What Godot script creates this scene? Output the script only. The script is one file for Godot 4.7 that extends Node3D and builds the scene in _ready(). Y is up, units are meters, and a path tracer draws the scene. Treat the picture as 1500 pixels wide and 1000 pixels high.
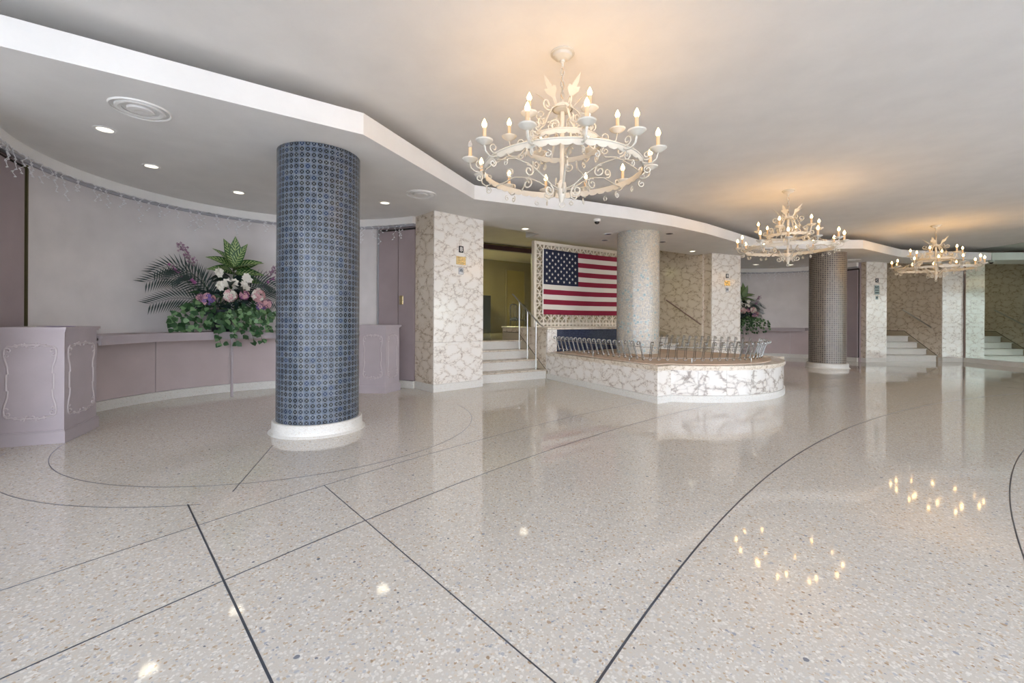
extends Node3D
# A curved lobby. Plan: everything lies on arcs about one centre (OX, OZ); "a" is the bearing of a
# radius in degrees, "d" the distance from the centre along it, "s" the distance across it.

const OX := 13.2
const OZ := 8.4
const BAY_1 := -49.6      # bearing of the blue column and its niche
const BAY_2 := -32.5      # bearing of the pale column, planter and stairs
const BAY_3 := -15.3      # bearing of the brown column and its niche
const SOFFIT := 2.85
const FASCIA := 3.05
const CEIL := 3.2
const NICHE_D := 20.95
const NICHE_R := 2.32
const LANDING := 0.72
const MIRROR_X := 13.05
const GLASS_R := 10.0    # radius of the glazed lobby front behind the camera

var M := {}
var taken := {}
var rng := RandomNumberGenerator.new()

# ------------------------------------------------------------------ mesh building
class MB:
	var v := PackedVector3Array()
	var n := PackedVector3Array()
	var uv := PackedVector2Array()
	var ix := PackedInt32Array()

	func put(p: Vector3, nn: Vector3, t: Vector2) -> int:
		v.append(p); n.append(nn); uv.append(t)
		return v.size() - 1

	func tri_i(a: int, b: int, c: int) -> void:   # counter-clockwise seen from outside
		ix.append(a); ix.append(c); ix.append(b)

	static func planar(p: Vector3, nn: Vector3, off: Vector2) -> Vector2:
		var q := nn.abs()
		if q.y > q.x and q.y > q.z:
			return Vector2(p.x, p.z) + off
		if q.x > q.z:
			return Vector2(p.z, -p.y) + off
		return Vector2(p.x, -p.y) + off

	func face(pts: Array, out: Vector3, off := Vector2.ZERO) -> void:
		var nn := Vector3.ZERO
		for i in range(1, pts.size() - 1):
			nn += (pts[i] - pts[0]).cross(pts[i + 1] - pts[0])
		nn = nn.normalized()
		var rev := nn.dot(out) < 0.0
		if rev:
			nn = -nn
		var first := v.size()
		for p in pts:
			put(p, nn, MB.planar(p, nn, off))
		for i in range(1, pts.size() - 1):
			if rev:
				tri_i(first, first + i + 1, first + i)
			else:
				tri_i(first, first + i, first + i + 1)

	func box(c: Vector3, size: Vector3, bevel := 0.0, b := Basis(), off := Vector2.ZERO) -> MB:
		var h := size * 0.5
		var e: float = minf(bevel, minf(h.x, minf(h.y, h.z)) * 0.9)
		var px := {}
		for x in [-1, 1]:
			for y in [-1, 1]:
				for z in [-1, 1]:
					var k := Vector3i(x, y, z)
					px[k] = [
						Vector3(x * h.x, y * (h.y - e), z * (h.z - e)),
						Vector3(x * (h.x - e), y * h.y, z * (h.z - e)),
						Vector3(x * (h.x - e), y * (h.y - e), z * h.z)]
		var fs := []
		for s in [-1, 1]:
			fs.append([px[Vector3i(s, -1, -1)][0], px[Vector3i(s, 1, -1)][0], px[Vector3i(s, 1, 1)][0], px[Vector3i(s, -1, 1)][0]])
			fs.append([px[Vector3i(-1, s, -1)][1], px[Vector3i(1, s, -1)][1], px[Vector3i(1, s, 1)][1], px[Vector3i(-1, s, 1)][1]])
			fs.append([px[Vector3i(-1, -1, s)][2], px[Vector3i(1, -1, s)][2], px[Vector3i(1, 1, s)][2], px[Vector3i(-1, 1, s)][2]])
		if e > 0.0:
			for s in [-1, 1]:
				for t in [-1, 1]:
					fs.append([px[Vector3i(s, t, -1)][0], px[Vector3i(s, t, 1)][0], px[Vector3i(s, t, 1)][1], px[Vector3i(s, t, -1)][1]])
					fs.append([px[Vector3i(s, -1, t)][0], px[Vector3i(s, 1, t)][0], px[Vector3i(s, 1, t)][2], px[Vector3i(s, -1, t)][2]])
					fs.append([px[Vector3i(-1, s, t)][1], px[Vector3i(1, s, t)][1], px[Vector3i(1, s, t)][2], px[Vector3i(-1, s, t)][2]])
					for u in [-1, 1]:
						var q: Array = px[Vector3i(s, t, u)]
						fs.append([q[0], q[1], q[2]])
		for f in fs:
			var mid := Vector3.ZERO
			for p in f:
				mid += p
			var first := v.size()
			face(f, mid, off)
			for i in range(first, v.size()):
				v[i] = b * v[i] + c
				n[i] = b * n[i]
		return self

	# closed outline in x, z, extruded in y
	func prism(poly: PackedVector2Array, y0: float, y1: float, off := Vector2.ZERO) -> MB:
		var idx := Geometry2D.triangulate_polygon(poly)
		for side in [[y0, Vector3.DOWN], [y1, Vector3.UP]]:
			for i in range(0, idx.size(), 3):
				face([Vector3(poly[idx[i]].x, side[0], poly[idx[i]].y), Vector3(poly[idx[i + 1]].x, side[0], poly[idx[i + 1]].y), Vector3(poly[idx[i + 2]].x, side[0], poly[idx[i + 2]].y)], side[1], off)
		var turn := 1.0 if Geometry2D.is_polygon_clockwise(poly) else -1.0
		var run := 0.0
		for i in poly.size():
			var a := poly[i]
			var b := poly[(i + 1) % poly.size()]
			var d := b - a
			var nn := Vector3(d.y, 0, -d.x).normalized() * turn
			var first := v.size()
			face([Vector3(a.x, y0, a.y), Vector3(b.x, y0, b.y), Vector3(b.x, y1, b.y), Vector3(a.x, y1, a.y)], nn, off)
			for k in 4:
				uv[first + k] = Vector2(run + (d.length() if k in [1, 2] else 0.0), -v[first + k].y) + off
			run += d.length()
		return self

	# outline in x, y, extruded in z
	func slab(poly: PackedVector2Array, z0: float, z1: float, off := Vector2.ZERO) -> MB:
		var idx := Geometry2D.triangulate_polygon(poly)
		for side in [[z0, Vector3(0, 0, -1)], [z1, Vector3(0, 0, 1)]]:
			for i in range(0, idx.size(), 3):
				face([Vector3(poly[idx[i]].x, poly[idx[i]].y, side[0]), Vector3(poly[idx[i + 1]].x, poly[idx[i + 1]].y, side[0]), Vector3(poly[idx[i + 2]].x, poly[idx[i + 2]].y, side[0])], side[1], off)
		var turn := 1.0 if Geometry2D.is_polygon_clockwise(poly) else -1.0
		for i in poly.size():
			var a := poly[i]
			var b := poly[(i + 1) % poly.size()]
			var nn := Vector3(b.y - a.y, -(b.x - a.x), 0) * turn
			face([Vector3(a.x, a.y, z0), Vector3(b.x, b.y, z0), Vector3(b.x, b.y, z1), Vector3(a.x, a.y, z1)], nn, off)
		return self

	func tube(path: Array, r: float, seg := 6, closed := false, flat := 1.0, r_end := -1.0) -> MB:
		var m := path.size()
		if m < 2:
			return self
		var prev := Vector3.ZERO
		var rings := []
		for i in m:
			var a: Vector3 = path[(i - 1 + m) % m] if (closed or i > 0) else path[i]
			var b: Vector3 = path[(i + 1) % m] if (closed or i < m - 1) else path[i]
			var t := (b - a).normalized()
			var u: Vector3
			if prev == Vector3.ZERO:
				u = t.cross(Vector3.UP) if absf(t.y) < 0.95 else t.cross(Vector3.RIGHT)
			else:
				u = prev - t * prev.dot(t)
			u = u.normalized()
			prev = u
			var w := t.cross(u)
			var rr := r if r_end < 0.0 else lerpf(r, r_end, float(i) / (m - 1))
			var ring := []
			for k in seg:
				var an := TAU * k / seg
				var dir := u * cos(an) + w * sin(an) * flat
				var nn := (u * cos(an) * flat + w * sin(an)).normalized()
				ring.append(put(path[i] + dir * rr, nn, Vector2(float(k) / seg, i * 0.1)))
			rings.append(ring)
		for i in (m if closed else m - 1):
			var p: Array = rings[i]
			var q: Array = rings[(i + 1) % m]
			for k in seg:
				var k2 := (k + 1) % seg
				tri_i(p[k], q[k2], q[k])
				tri_i(p[k], p[k2], q[k2])
		if not closed:
			for end in [0, m - 1]:
				var dirn: Vector3 = (path[0] - path[1]) if end == 0 else (path[m - 1] - path[m - 2])
				var cap := []
				for k in seg:
					cap.append(v[rings[end][k]])
				face(cap, dirn)
		return self

	# profile of (radius, y) turned about the y axis through c
	func lathe(prof: Array, seg := 32, c := Vector3.ZERO, wrap := 1.0) -> MB:
		for i in prof.size() - 1:
			var a: Vector2 = prof[i]
			var b: Vector2 = prof[i + 1]
			if a.is_equal_approx(b):
				continue
			var d := b - a
			var first := v.size()
			for k in seg + 1:
				var an := TAU * k / seg
				var dir := Vector3(sin(an), 0, cos(an))
				var nn := (dir * d.y - Vector3.UP * d.x).normalized()
				put(c + dir * a.x + Vector3.UP * a.y, nn, Vector2(an * wrap, -a.y))
				put(c + dir * b.x + Vector3.UP * b.y, nn, Vector2(an * wrap, -b.y))
			for k in seg:
				var o := first + k * 2
				tri_i(o, o + 2, o + 3)
				tri_i(o, o + 3, o + 1)
		return self

	# curved block about a vertical axis: bearings in degrees, radii r0 < r1
	func arc(c: Vector3, r0: float, r1: float, th0: float, th1: float, y0: float, y1: float, seg := 24, off := Vector2.ZERO) -> MB:
		var dirs := []
		for k in seg + 1:
			var th := deg_to_rad(lerpf(th0, th1, float(k) / seg))
			dirs.append(Vector3(sin(th), 0, -cos(th)))
		var lo := Vector3.UP * y0
		var hi := Vector3.UP * y1
		for k in seg:
			var p: Vector3 = dirs[k]
			var q: Vector3 = dirs[k + 1]
			var u0 := deg_to_rad(lerpf(th0, th1, float(k) / seg))
			var u1 := deg_to_rad(lerpf(th0, th1, float(k + 1) / seg))
			for ring in [[r0, -1.0], [r1, 1.0]]:
				var r: float = ring[0]
				var i0 := put(c + p * r + lo, p * ring[1], Vector2(u0 * r, -y0) + off)
				var i1 := put(c + q * r + lo, q * ring[1], Vector2(u1 * r, -y0) + off)
				var i2 := put(c + q * r + hi, q * ring[1], Vector2(u1 * r, -y1) + off)
				var i3 := put(c + p * r + hi, p * ring[1], Vector2(u0 * r, -y1) + off)
				if (v[i1] - v[i0]).cross(v[i2] - v[i0]).dot(n[i0]) > 0.0:
					tri_i(i0, i1, i2); tri_i(i0, i2, i3)
				else:
					tri_i(i0, i2, i1); tri_i(i0, i3, i2)
			face([c + p * r0 + hi, c + q * r0 + hi, c + q * r1 + hi, c + p * r1 + hi], Vector3.UP, off)
			face([c + p * r0 + lo, c + q * r0 + lo, c + q * r1 + lo, c + p * r1 + lo], Vector3.DOWN, off)
		for e in [0, seg]:
			var p: Vector3 = dirs[e]
			var away: Vector3 = (dirs[0] - dirs[1]) if e == 0 else (dirs[seg] - dirs[seg - 1])
			face([c + p * r0 + lo, c + p * r1 + lo, c + p * r1 + hi, c + p * r0 + hi], away, off)
		return self

	func mesh() -> ArrayMesh:
		var arr := []
		arr.resize(Mesh.ARRAY_MAX)
		arr[Mesh.ARRAY_VERTEX] = v
		arr[Mesh.ARRAY_NORMAL] = n
		arr[Mesh.ARRAY_TEX_UV] = uv
		arr[Mesh.ARRAY_INDEX] = ix
		var m := ArrayMesh.new()
		m.add_surface_from_arrays(Mesh.PRIMITIVE_TRIANGLES, arr)
		return m

# ------------------------------------------------------------------ naming and placing
func numbered(called: String) -> String:
	if not taken.has(called):
		taken[called] = 0
		return called
	taken[called] += 1
	return "%s_%03d" % [called, taken[called]]

func at(a: float, s: float, d: float, y := 0.0) -> Vector3:
	var r := deg_to_rad(a)
	return Vector3(OX + d * sin(r) + s * cos(r), y, OZ - d * cos(r) + s * sin(r))

func flat2(a: float, s: float, d: float) -> Vector2:
	var p := at(a, s, d)
	return Vector2(p.x, p.z)

func turned(a: float) -> Basis:
	return Basis(Vector3.UP, -deg_to_rad(a))

func tag(o: Node, label: String, category: String, group := "") -> Node:
	o.set_meta("label", label)
	o.set_meta("category", category)
	if group != "":
		o.set_meta("group", group)
	return o

func thing(called: String, label: String, category: String, where: Vector3, a := 0.0, group := "") -> Node3D:
	var o := Node3D.new()
	o.name = numbered(called)
	add_child(o)
	o.transform = Transform3D(turned(a), where)
	tag(o, label, category, group)
	return o

# a mesh in the parent's own axes
func part(called: String, mb, mat: Material, parent: Node) -> MeshInstance3D:
	var o := MeshInstance3D.new()
	o.mesh = mb.mesh() if mb is MB else mb
	o.material_override = mat
	if parent == self:
		o.name = numbered(called)
		add_child(o)
	else:
		o.name = called
		parent.add_child(o, true)
	return o

# a mesh given in world coordinates, under a parent that is placed somewhere
func wpart(called: String, mb: MB, mat: Material, parent: Node) -> MeshInstance3D:
	if parent != self:
		var inv: Transform3D = parent.global_transform.affine_inverse()
		for i in mb.v.size():
			mb.v[i] = inv * mb.v[i]
			mb.n[i] = inv.basis * mb.n[i]
	return part(called, mb, mat, parent)

func struct_root(called: String, label: String, where := Vector3.ZERO, a := 0.0) -> Node3D:
	var o := Node3D.new()
	o.name = numbered(called)
	add_child(o)
	o.transform = Transform3D(turned(a), where)
	o.set_meta("kind", "structure")
	o.set_meta("label", label)
	return o

func struct(called: String, mb: MB, mat: Material, label: String) -> MeshInstance3D:
	var o := part(called, mb, mat, self)
	o.set_meta("kind", "structure")
	o.set_meta("label", label)
	return o

# ------------------------------------------------------------------ materials
func mat(c: Color, rough := 0.6, metal := 0.0, spec := 0.5) -> StandardMaterial3D:
	var m := StandardMaterial3D.new()
	m.albedo_color = c
	m.roughness = rough
	m.metallic = metal
	m.metallic_specular = spec
	return m

func rgb(r: float, g: float, b: float) -> Color:
	return Color(r / 255.0, g / 255.0, b / 255.0)

func textured(img: Image, metres: Vector2, rough: float, mode := "uv", spec := 0.5) -> StandardMaterial3D:
	var m := mat(Color.WHITE, rough, 0.0, spec)
	m.albedo_texture = ImageTexture.create_from_image(img)
	m.uv1_scale = Vector3(1.0 / metres.x, 1.0 / metres.y, 1.0 / metres.x)
	if mode == "world":
		m.uv1_triplanar = true
		m.uv1_world_triplanar = true
		m.uv1_triplanar_sharpness = 8.0
	return m

func terrazzo_image(side: int, chips: int, base: Color, seedn: int, big := 1.0) -> Image:
	var r := RandomNumberGenerator.new()
	r.seed = seedn
	var data := PackedByteArray()
	data.resize(side * side * 3)
	var b := [int(base.r * 255), int(base.g * 255), int(base.b * 255)]
	for i in side * side:
		var j := r.randi() % 15 - 7
		data[i * 3] = clampi(b[0] + j, 0, 255)
		data[i * 3 + 1] = clampi(b[1] + j, 0, 255)
		data[i * 3 + 2] = clampi(b[2] + j, 0, 255)
	var kinds := [[0.50, [222, 217, 207]], [0.70, [202, 199, 192]], [0.82, [206, 192, 172]], [0.90, [194, 175, 150]], [0.935, [176, 153, 128]], [0.975, [184, 184, 185]], [0.994, [164, 166, 172]], [1.0, [124, 126, 132]]]
	for c in chips:
		var x0 := r.randi() % side
		var y0 := r.randi() % side
		var ra := r.randf_range(1.4, 4.2) * big
		if r.randf() < 0.10:
			ra *= 1.5
		var rb := ra * r.randf_range(0.45, 0.9)
		var an := r.randf() * PI
		var ca := cos(an)
		var sa := sin(an)
		var cut := r.randf_range(0.45, 0.95)
		var pick := r.randf()
		var col: Array = kinds[0][1]
		for k in kinds:
			if pick <= k[0]:
				col = k[1]
				break
		var j := r.randi() % 17 - 8
		var cr := clampi(col[0] + j, 0, 255)
		var cg := clampi(col[1] + j, 0, 255)
		var cb := clampi(col[2] + j, 0, 255)
		var w := int(ceil(ra))
		for dy in range(-w, w + 1):
			for dx in range(-w, w + 1):
				var u := (dx * ca + dy * sa) / ra
				var t := (dy * ca - dx * sa) / rb
				if u * u + t * t < 1.0 and u + t * 0.6 < cut:
					var i := (posmod(y0 + dy, side) * side + posmod(x0 + dx, side)) * 3
					data[i] = cr
					data[i + 1] = cg
					data[i + 2] = cb
	return Image.create_from_data(side, side, false, Image.FORMAT_RGB8, data)

func noise_bytes(side: int, type: int, freq: float, seedn: int, warp := 0.0, ret := FastNoiseLite.RETURN_DISTANCE2_SUB, octaves := 3) -> PackedByteArray:
	var f := FastNoiseLite.new()
	f.noise_type = type
	f.frequency = freq
	f.seed = seedn
	f.cellular_return_type = ret
	f.fractal_octaves = octaves
	if type == FastNoiseLite.TYPE_CELLULAR:
		f.fractal_type = FastNoiseLite.FRACTAL_NONE
	if warp > 0.0:
		f.domain_warp_enabled = true
		f.domain_warp_amplitude = warp
		f.domain_warp_frequency = 0.012
		f.domain_warp_fractal_octaves = 4
	return f.get_seamless_image(side, side, false, false, 0.12).get_data()

# brecciated white marble: warped cells with grey-brown veins between them, finer rubble in patches
func marble_image(side: int, seedn: int, white: Color, vein: Color, thick := 1.0) -> Image:
	var big := noise_bytes(side, FastNoiseLite.TYPE_CELLULAR, 0.0088, seedn, 46.0)
	var small := noise_bytes(side, FastNoiseLite.TYPE_CELLULAR, 0.026, seedn + 7, 26.0)
	var patch := noise_bytes(side, FastNoiseLite.TYPE_SIMPLEX_SMOOTH, 0.006, seedn + 13)
	var cloud := noise_bytes(side, FastNoiseLite.TYPE_SIMPLEX_SMOOTH, 0.018, seedn + 21)
	var data := PackedByteArray()
	data.resize(side * side * 3)
	for i in side * side:
		var w := patch[i] / 255.0
		var c := cloud[i] / 255.0
		var g: float = big[i]
		var near := clampf(1.5 - g / (24.0 + 90.0 * w), 0.0, 1.0)
		var v1 := clampf(1.0 - g / ((5.0 + 22.0 * c * c) * thick), 0.0, 1.0)
		var v2 := clampf(1.0 - small[i] / ((10.0 + 46.0 * c) * thick), 0.0, 1.0) * near
		var k := clampf(maxf(v1 * (0.35 + 0.5 * c), v2 * (0.12 + 0.85 * c)) + near * 0.10 * c, 0.0, 1.0)
		var warm := 0.035 * c * near
		data[i * 3] = int(255.0 * lerpf(white.r, vein.r, k))
		data[i * 3 + 1] = int(255.0 * lerpf(white.g - warm * 0.4, vein.g, k))
		data[i * 3 + 2] = int(255.0 * lerpf(white.b - warm, vein.b, k))
	return Image.create_from_data(side, side, false, Image.FORMAT_RGB8, data)

# blue column: dark four-petal motifs between woven pale lines
func motif_image() -> Image:
	var cell := 40
	var many := 16
	var img := Image.create(cell * many, cell * many, false, Image.FORMAT_RGB8)
	var r := RandomNumberGenerator.new()
	r.seed = 4
	for my in many:
		for mx in many:
			var dark := rgb(8, 12, 20).lerp(rgb(24, 42, 76), r.randf() * (1.0 if r.randf() < 0.3 else 0.3))
			var bar := rgb(30, 38, 58).lerp(rgb(52, 66, 92), r.randf())
			var line := rgb(124, 134, 142).lerp(rgb(158, 164, 166), r.randf())
			var ways := [r.randf() < 0.5, r.randf() < 0.5, r.randf() < 0.5]
			for y in cell:
				for x in cell:
					var u := (x + 0.5) / cell * 2.0 - 1.0
					var t := (y + 0.5) / cell * 2.0 - 1.0
					var col := line
					var au := absf(u)
					var av := absf(t)
					if au < 0.70 and av < 0.70:
						if absf(au - av) > 0.09 and maxf(au, av) > 0.10 and maxf(au, av) < 0.68:
							col = dark
					else:
						var which: int = 2 if (au > 0.70 and av > 0.70) else (0 if au > 0.70 else 1)
						var along: float = au if (which == 0 or (which == 2 and ways[2])) else av
						var e := (along - 0.70) / 0.30
						if ways[which]:
							col = bar if (e > 0.28 and e < 0.80) else line
						else:
							var f := fposmod((t if which == 0 else u) * 5.0, 1.0)
							col = bar if (e > 0.2 and e < 0.85 and f > 0.3) else line
					img.set_pixel(mx * cell + x, my * cell + y, col)
	return img

func grid_image(cell: int, many: int, gap: int, grout: Color, tones: Array, seedn: int) -> Image:
	var img := Image.create(cell * many, cell * many, false, Image.FORMAT_RGB8)
	img.fill(grout)
	var r := RandomNumberGenerator.new()
	r.seed = seedn
	for y in many:
		for x in many:
			var c: Color = tones[r.randi() % tones.size()]
			c = c.lerp(tones[r.randi() % tones.size()], r.randf())
			img.fill_rect(Rect2i(x * cell + gap, y * cell + gap, cell - gap, cell - gap), c)
	return img

# pale column: little woven rectangles, pale blue squares among them, more of them low down
func woven_image() -> Image:
	var w := 1008
	var h := 1092
	var cell := 12
	var img := Image.create(w, h, false, Image.FORMAT_RGB8)
	img.fill(rgb(156, 147, 132))
	var r := RandomNumberGenerator.new()
	r.seed = 12
	var tones := [rgb(212, 208, 196), rgb(202, 196, 182), rgb(188, 186, 178), rgb(208, 200, 182), rgb(178, 182, 182)]
	var rows := h / cell
	for y in rows:
		for x in w / cell:
			var c: Color = tones[r.randi() % 5]
			var x0 := x * cell
			var y0 := y * cell
			if r.randf() < 0.5:
				img.fill_rect(Rect2i(x0, y0 + 1, cell, 4), c)
				img.fill_rect(Rect2i(x0, y0 + 7, cell, 4), tones[r.randi() % 5])
			else:
				img.fill_rect(Rect2i(x0 + 1, y0, 4, cell), c)
				img.fill_rect(Rect2i(x0 + 7, y0, 4, cell), tones[r.randi() % 5])
	for k in 420:
		var down := pow(r.randf(), 0.55)
		var x0 := (r.randi() % (w / cell)) * cell
		var y0 := int(down * (rows - 3)) * cell
		var c := rgb(146, 166, 168).lerp(rgb(182, 190, 186), r.randf())
		var s := 13 + r.randi() % 6
		img.fill_rect(Rect2i(x0 - 1, y0 - 1, s + 2, s + 2), rgb(206, 200, 186))
		img.fill_rect(Rect2i(x0, y0, s, s), c)
	return img

func flag_image() -> Image:
	var w := 1140
	var h := 598
	var img := Image.create(w, h, false, Image.FORMAT_RGB8)
	var red := rgb(138, 26, 54)
	var white := rgb(226, 220, 208)
	var blue := rgb(30, 36, 60)
	var step := h / 13.0
	for k in 13:
		img.fill_rect(Rect2i(0, int(k * step), w, int(step) + 1), red if k % 2 == 0 else white)
	var ch := int(step * 7)
	var cw := int(w * 0.4)
	img.fill_rect(Rect2i(0, 0, cw, ch), blue)
	for row in 9:
		var many := 6 if row % 2 == 0 else 5
		for k in many:
			var cx := cw * ((1 + 2 * k) if many == 6 else (2 + 2 * k)) / 12.0
			var cy := ch * (row + 1) / 10.0
			var r := step * 0.36
			for y in range(int(cy - r), int(cy + r) + 1):
				for x in range(int(cx - r), int(cx + r) + 1):
					var p := Vector2(x - cx, y - cy)
					var an := fposmod(atan2(p.x, -p.y), TAU / 5.0) - TAU / 10.0
					var edge := r * cos(TAU / 5.0) / cos(TAU / 10.0) 
					# straight line between an outer tip and an inner notch
					var tip := Vector2(r, 0)
					var notch := Vector2(edge, 0).rotated(TAU / 10.0)
					var q := Vector2(p.length(), 0).rotated(TAU / 10.0 - absf(an))
					if (notch - tip).cross(q - tip) >= 0.0:
						img.set_pixel(x, y, white)
	return img

func leaf_image() -> Image:
	var img := Image.create(96, 192, false, Image.FORMAT_RGB8)
	var f := FastNoiseLite.new()
	f.seed = 3
	f.frequency = 0.06
	for y in 192:
		for x in 96:
			var u := absf(x / 95.0 * 2.0 - 1.0)
			var vein := fposmod(y / 22.0 - u * 1.8, 1.0)
			var k := 1.0 if u < 0.05 else 0.0
			if vein < 0.42 and u < 0.78 and u > 0.08:
				k = 0.8
			k = clampf(k + f.get_noise_2d(x, y) * 0.5, 0.0, 1.0)
			img.set_pixel(x, y, rgb(30, 76, 28).lerp(rgb(198, 212, 150), k))
	return img

func plaster(c: Color, seedn: int, amount := 0.04) -> StandardMaterial3D:
	var f := FastNoiseLite.new()
	f.seed = seedn
	f.frequency = 0.012
	f.fractal_octaves = 5
	var side := 256
	var img := Image.create(side, side, false, Image.FORMAT_RGB8)
	var b := f.get_seamless_image(side, side).get_data()
	for i in side * side:
		var k := 1.0 + amount * (b[i] / 127.5 - 1.0)
		img.set_pixel(i % side, i / side, Color(c.r * k, c.g * k, c.b * k))
	var m := textured(img, Vector2(1.7, 1.7), 0.75, "world", 0.35)
	return m

func build_materials() -> void:
	var terr := terrazzo_image(1536, 26000, rgb(206, 199, 187), 5, 1.6)
	M.floor = textured(terr, Vector2(1.72, 1.72), 0.05, "world", 0.6)
	var fine := terrazzo_image(512, 9000, rgb(222, 220, 213), 8, 0.7)
	M.base = textured(fine, Vector2(0.45, 0.45), 0.35, "world")
	M.step = textured(fine, Vector2(0.45, 0.45), 0.3, "world")
	var mA := marble_image(1024, 31, rgb(232, 227, 219), rgb(160, 147, 136))
	var mB := marble_image(1024, 77, rgb(224, 213, 196), rgb(150, 133, 113))
	M.marble = textured(mA, Vector2(2.1, 1.4), 0.12)
	M.marble_warm = textured(mB, Vector2(2.3, 1.6), 0.14)
	M.marble_bold = textured(marble_image(1024, 140, rgb(226, 222, 215), rgb(128, 117, 108), 1.5), Vector2(3.4, 2.3), 0.12)
	M.stringer = textured(fine, Vector2(0.45, 0.45), 0.35, "world")
	M.stringer.albedo_color = rgb(222, 211, 192)
	M.coping = textured(mB, Vector2(1.3, 1.3), 0.2, "world")
	M.motif = textured(motif_image(), Vector2(0.88, 0.88), 0.24, "uv", 0.4)
	M.brown_tile = textured(grid_image(20, 24, 6, rgb(150, 142, 130), [rgb(74, 64, 60), rgb(92, 80, 72), rgb(62, 54, 56), rgb(104, 94, 88)], 6), Vector2(1.13, 1.13), 0.3)
	M.woven = textured(woven_image(), Vector2(2.5133, 2.73), 0.25)
	M.navy_tile = textured(grid_image(10, 40, 2, rgb(66, 74, 96), [rgb(42, 47, 66), rgb(54, 60, 80), rgb(36, 40, 56)], 9), Vector2(0.8, 0.8), 0.25)
	M.flag = textured(flag_image(), Vector2(1, 1), 0.85)
	M.leaf = textured(leaf_image(), Vector2(1, 1), 0.4)
	M.leaf.backlight_enabled = true
	M.leaf.backlight = Color(0.25, 0.3, 0.12)
	M.ceiling = plaster(rgb(232, 229, 224), 2, 0.015)
	M.white = plaster(rgb(234, 232, 228), 3, 0.015)
	M.wall = plaster(rgb(213, 208, 207), 4, 0.03)
	M.mauve = plaster(rgb(158, 145, 147), 5, 0.03)
	M.rose = plaster(rgb(198, 183, 181), 6, 0.03)
	M.lilac = plaster(rgb(178, 168, 171), 7, 0.03)
	M.moulding = mat(rgb(190, 180, 181), 0.35)  # paler than the podium body: the highlight is put into this colour
	M.taupe = plaster(rgb(142, 122, 112), 8, 0.03)
	M.olive = plaster(rgb(160, 148, 106), 9, 0.03)
	M.olive_door = plaster(rgb(176, 158, 88), 10, 0.03)
	M.grey_trim = mat(rgb(168, 168, 174), 0.5)
	M.strip = mat(rgb(92, 98, 108), 0.3, 0.6)
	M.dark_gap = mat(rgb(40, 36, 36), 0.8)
	M.brass = mat(rgb(216, 196, 148), 0.25, 0.9)
	M.bronze = mat(rgb(96, 90, 62), 0.4, 0.5)
	M.steel = mat(rgb(168, 168, 166), 0.16, 1.0)
	M.rail = mat(rgb(196, 196, 192), 0.3, 0.9)
	M.frame = mat(rgb(66, 38, 46), 0.4)
	M.black = mat(rgb(24, 24, 28), 0.5)
	M.dark_blue = mat(rgb(24, 30, 44), 0.4)
	M.block = plaster(rgb(226, 216, 198), 11, 0.02)
	M.iron = mat(rgb(204, 199, 187), 0.5)
	M.candle = mat(rgb(214, 186, 150), 0.6)
	M.glass = mat(Color(0.93, 0.97, 0.95, 0.08), 0.02)
	M.glass.transparency = BaseMaterial3D.TRANSPARENCY_ALPHA
	M.door_glass = mat(Color(0.93, 0.97, 0.95, 0.05), 0.02, 0.0, 0.12)
	M.door_glass.transparency = BaseMaterial3D.TRANSPARENCY_ALPHA
	M.clear_bulb = mat(Color(1, 1, 1, 0.12), 0.02)
	M.clear_bulb.transparency = BaseMaterial3D.TRANSPARENCY_ALPHA
	M.mirror = mat(rgb(226, 238, 230), 0.012, 1.0)
	M.bulb = mat(Color.WHITE, 0.3)
	M.bulb.emission_enabled = true
	M.bulb.emission = Color(1.0, 0.80, 0.50)
	M.bulb.emission_energy_multiplier = 34.0
	M.lamp = mat(Color.WHITE, 0.3)
	M.lamp.emission_enabled = true
	M.lamp.emission = Color(1.0, 0.96, 0.86)
	M.lamp.emission_energy_multiplier = 3.0
	M.corridor_lamp = mat(Color.WHITE, 0.3)
	M.corridor_lamp.emission_enabled = true
	M.corridor_lamp.emission = Color(1.0, 0.98, 0.74)
	M.corridor_lamp.emission_energy_multiplier = 4.0
	M.sand = plaster(rgb(204, 184, 164), 12, 0.05)
	M.ground = mat(rgb(214, 209, 200), 0.9)
	M.wire = mat(rgb(232, 232, 234), 0.45)
	M.stem = mat(rgb(70, 98, 44), 0.6)
	M.ivy = mat(rgb(44, 80, 46), 0.5)
	M.ivy_pale = mat(rgb(108, 142, 98), 0.5)
	M.palm = mat(rgb(26, 48, 46), 0.45)
	M.pink = mat(rgb(214, 168, 172), 0.7)
	M.mauve_flower = mat(rgb(132, 96, 122), 0.7)
	M.violet = mat(rgb(120, 96, 158), 0.7)
	M.magenta = mat(rgb(160, 92, 146), 0.7)
	M.petal_white = mat(rgb(236, 232, 222), 0.7)

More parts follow.
